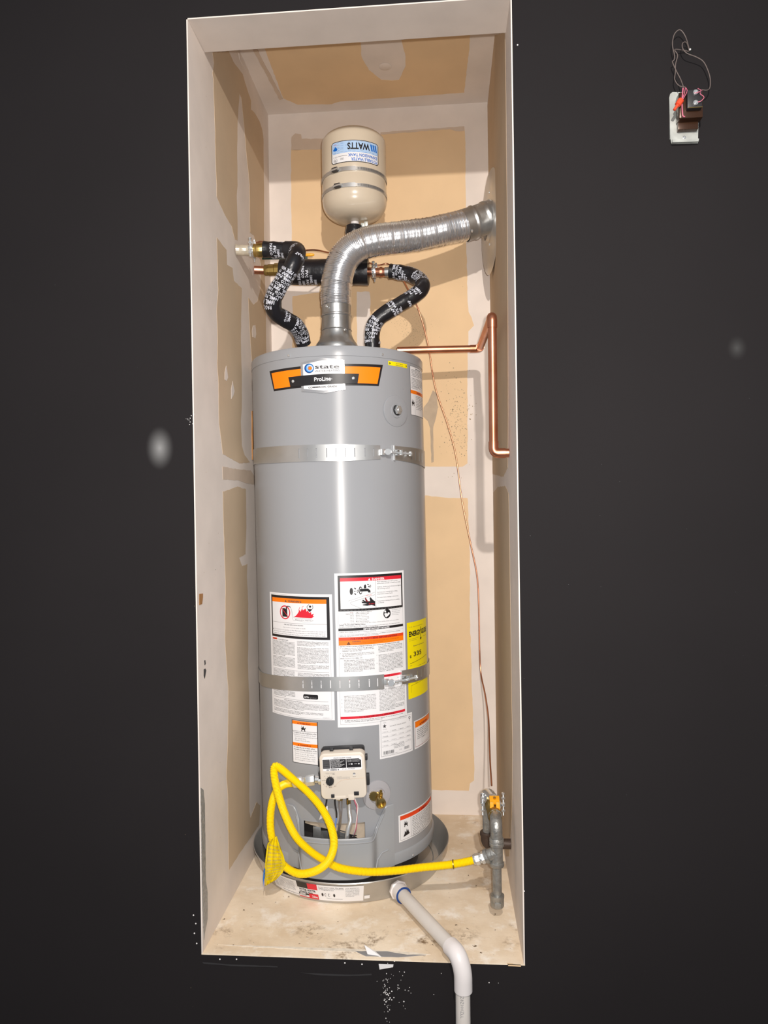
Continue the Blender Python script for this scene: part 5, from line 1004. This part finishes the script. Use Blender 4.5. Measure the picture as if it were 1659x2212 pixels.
# wrinkled tag
mb = MB(); NU_, NV = 26, 22; vs = []; fs = []
Lf = [(588, 1812), (577, 1823), (574, 1850), (572, 1875), (571, 1895), (573, 1914)]; Rt = [(598, 1806), (606, 1830), (613, 1850), (617, 1868), (612, 1884), (594, 1902)]
def pl(P_, t): k = t * (len(P_) - 1); j = min(int(k), len(P_) - 2); f = k - j; return P_[j][0] * (1 - f) + P_[j + 1][0] * f, P_[j][1] * (1 - f) + P_[j + 1][1] * f
for j in range(NV + 1):
    a, b_ = pl(Lf, j / NV), pl(Rt, j / NV)
    for i in range(NU_ + 1):
        f = i / NU_; wv = .0035 * math.sin(f * 19 + j * .12) + .0015 * math.sin(f * 43 + j * .5); y = .196 - .016 * math.sin(f * math.pi * .5) + wv * (1 - f * .3)
        vs.append(PY(a[0] * (1 - f) + b_[0] * f, a[1] * (1 - f) + b_[1] * f, y))
for j in range(NV):
    for i in range(NU_): k = j * (NU_ + 1) + i; fs.append((k, k + 1, k + NU_ + 2, k + NU_ + 1))
mb.add(vs, fs, 'ytag'); tg = mb.build('hose_tag', gh, smooth=1.2); tg['label'] = 'crumpled yellow warning tag'
md = tg.modifiers.new('s', 'SOLIDIFY'); md.thickness = .0005
mb = MB(); g = lambda f, h: PY(*[a * (1 - f) + b * f for a, b in zip(pl(Lf, h), pl(Rt, h))], .196 - .016 * math.sin(f * math.pi * .5) + .0035 * math.sin(f * 19 + h * NV * .12) * (1 - f * .3) - .0012)
for r in range(11):
    vs, fs = glyphs('WARNING - shut off gas before installing', 0, 1); xm = max(v.x for v in vs); h0 = .22 + r * .068
    mb.add([g(.10 + .75 * v.x / xm, min(.99, max(0, h0 - v.y * .045))) for v in vs], fs, 'smoke')
mb.build('tag_print', tg, fix=False)
mb = MB(); prism(mb, [PY(570, 1875, .20), PY(573, 1880, .20), PY(571, 1888, .20), PY(573, 1893, .20), PY(570, 1900, .20), PY(569, 1918, .20), PY(568, 1900, .20)], (0, 1, 0), .001, 'blue'); mb.build('tag_edge', tg)['label'] = 'blue edge of the tag'

# ================================================================ PAPER SCRAP
ps = empty('paper_scrap', PZ(815, 2072, .001), 'torn white printed paper scrap on the front edge of the closet floor', 'paper')
mb = MB(); f0 = [PZ(807, 2076, .002), PZ(831, 2072, .002)]; top_ = PY(788, 2041, .045)
A_, B_ = PY(800, 2079, .004), PY(832, 2073, .004); C_ = PY(787, 2041, .030); C2 = PY(812, 2056, .02)
prism(mb, [A_, B_, C2, C_], (B_ - A_).cross(C_ - A_), .0006, 'paperscrap'); mb.build('paper_flap', ps)
L = Lab(lambda u, z, off: A_ + (C_ - A_) * z + (B_ - A_) * u - Vector((0, .0006 + off, 0)), 0, 1, 1, 0); L.du = 9
for k in range(3):
    vs, fs = glyphs('Instructions', 0, 1); xm = max(v.x for v in vs); L.mb.add([L.s(.22 + k * .07 - v.y * .05, .55 - .38 * v.x / xm, .0002) for v in vs], fs, 'ink')
L.build('paper_print', ps)
mb = MB(); prism(mb, [PY(818, 2082, -.0012), PY(850, 2083, -.0012), PY(849, 2089, -.0012), PY(820, 2094, -.0012)], (0, -1, 0), .0006, 'paperscrap'); mb.build('paper_corner', ps)

# ================================================================ TRANSFORMER ON THE BLACK WALL
tp = PY(1476, 258, 0); tr = empty('transformer', tp, 'brown low voltage transformer on a white steel plate on the black wall', 'transformer')
def TQ(x, y, off): p = PY(x, y, 0); return Vector((p.x, -off, p.z))
mb = MB(); prism(mb, [TQ(1446, 206, .003), TQ(1451, 202, .003), TQ(1504, 203, .003), TQ(1508, 208, .003), TQ(1506, 300, .003), TQ(1506, 312, .003), TQ(1449, 313, .003), TQ(1446, 300, .003), TQ(1444, 214, .003)], (0, -1, 0), .003, 'steelw')
prism(mb, [TQ(1449, 306, .006), TQ(1506, 305, .006), TQ(1505, 311, .006), TQ(1449, 313, .006)], (0, -1, 0), .006, 'steelw'); prism(mb, [TQ(1445, 212, .0), TQ(1506, 208, .0), TQ(1506, 300, .0), TQ(1446, 302, .0)], (0, -1, 0), .004, 'steelw'); mb.build('cover_plate', tr)
c1 = TQ(1482, 250, .018); wpx = PY(1507, 250, 0).x - PY(1457, 250, 0).x
mb = MB(); box(mb, TQ(1481, 275, .012), (wpx * .86, .014, .028), 'bronze', .002); mb.build('transformer_foot', tr)
mb = MB(); box(mb, (c1.x, -.022, PY(1482, 244, 0).z), (wpx, .026, .058), 'bronze', .003); body = mb.build('transformer_core', tr)
mb = MB(); box(mb, (c1.x + .004, -.040, PY(1486, 238, 0).z), (wpx * .62, .014, .040), 'blackp', .002); coil = mb.build('transformer_coil', tr)
mb = MB(); zz_ = PY(1486, 256, 0).z; tube(mb, [Vector((c1.x - .010, -.047, zz_)), Vector((c1.x + .020, -.047, zz_))], .0008, 'brass', 6); mb.build('bright_edge', coil)
for y in (225, 247):
    mb = MB(); p = PY(1487, y, 0); p.y = -.047; lathe(mb, [(.0055, 0), (.0055, .003), (.003, .005), (0, .005)], p, (0, -1, 0), 'zinc', 14, False); mb.build('terminal_screw', tr)
mb = MB(); p = TQ(1476, 300, .006); lathe(mb, [(.0035, 0), (.0035, .001), (.002, .002), (0, .002)], p, (0, -1, 0), 'zinc', 12, False); mb.build('plate_screw', tr)
mb = MB(); a, b_ = TQ(1459, 237, .040), TQ(1444, 259, .042); d = (b_ - a).normalized(); Ln = (b_ - a).length; lathe(mb, [(.0065, 0), (.0072, .002), (.0066, Ln * .5), (.0035, Ln * .55), (.0032, Ln), (0, Ln + .001)], a, d, 'rednut', 14, False); mb.build('wire_nut', tr)['label'] = 'red wire nut'
def tw(name, pts, r, m, parent=tr): mb = MB(); tube(mb, spline([TQ(*p) for p in pts], .003), r, m, 8); return mb.build(name, parent)
tw('pink_wire', [(1468, 211, .040), (1465, 225, .042), (1460, 238, .040)], .0008, 'pink'); tw('pink_wire', [(1470, 212, .040), (1470, 222, .044), (1462, 237, .041)], .0008, 'pink')
tw('pink_wire', [(1493, 215, .044), (1497, 224, .052), (1485, 229, .052), (1484, 226, .050)], .0008, 'pink'); tw('pink_wire', [(1503, 217, .040), (1495, 230, .052), (1503, 238, .053), (1496, 246, .052), (1487, 247, .050)], .0008, 'pink'); tw('pink_wire', [(1463, 212, .040), (1461, 240, .040), (1463, 268, .038), (1468, 270, .036)], .0014, 'pink')
hw = PY(1488, 110, 0); mb = MB(); lathe(mb, [(0, .0), (.0085, 0), (.009, .0004)], (hw.x, -.0012, hw.z), (0, 1, 0), 'hole', 20, False); o = mb.build('wall_hole', wall_front); o['label'] = 'round hole in the black wall'
mb = MB(); lathe(mb, [(.0, 0), (.002, .0), (.002, .003), (0, .003)], (hw.x + .001, -.003, hw.z), (0, -1, 0), 'chip', 8, False); mb.build('hole_glint', wall_front)
lw = empty('loose_wire', (hw.x, -.002, hw.z), 'thin grey loose wires looping between the wall hole and the transformer', 'wire')
tw('wire_strand', [(1488, 112, .003), (1478, 102, .016), (1468, 106, .022), (1467, 118, .024), (1476, 129, .024), (1497, 136, .022), (1512, 144, .020), (1521, 160, .020), (1527, 180, .020), (1526, 200, .022), (1517, 211, .030), (1503, 213, .036)], .0011, 'wireg', lw)
tw('wire_strand', [(1488, 108, .003), (1475, 90, .018), (1462, 78, .022), (1450, 88, .022), (1446, 110, .022), (1450, 130, .022), (1450, 142, .022), (1446, 146, .022), (1454, 165, .022), (1462, 185, .026), (1465, 210, .038)], .0011, 'wireg', lw)
tw('wire_strand', [(1486, 113, .003), (1470, 114, .010), (1452, 118, .018), (1457, 132, .022), (1453, 150, .022), (1452, 170, .022), (1451, 184, .022), (1458, 200, .028), (1468, 210, .040)], .0011, 'wireg', lw)
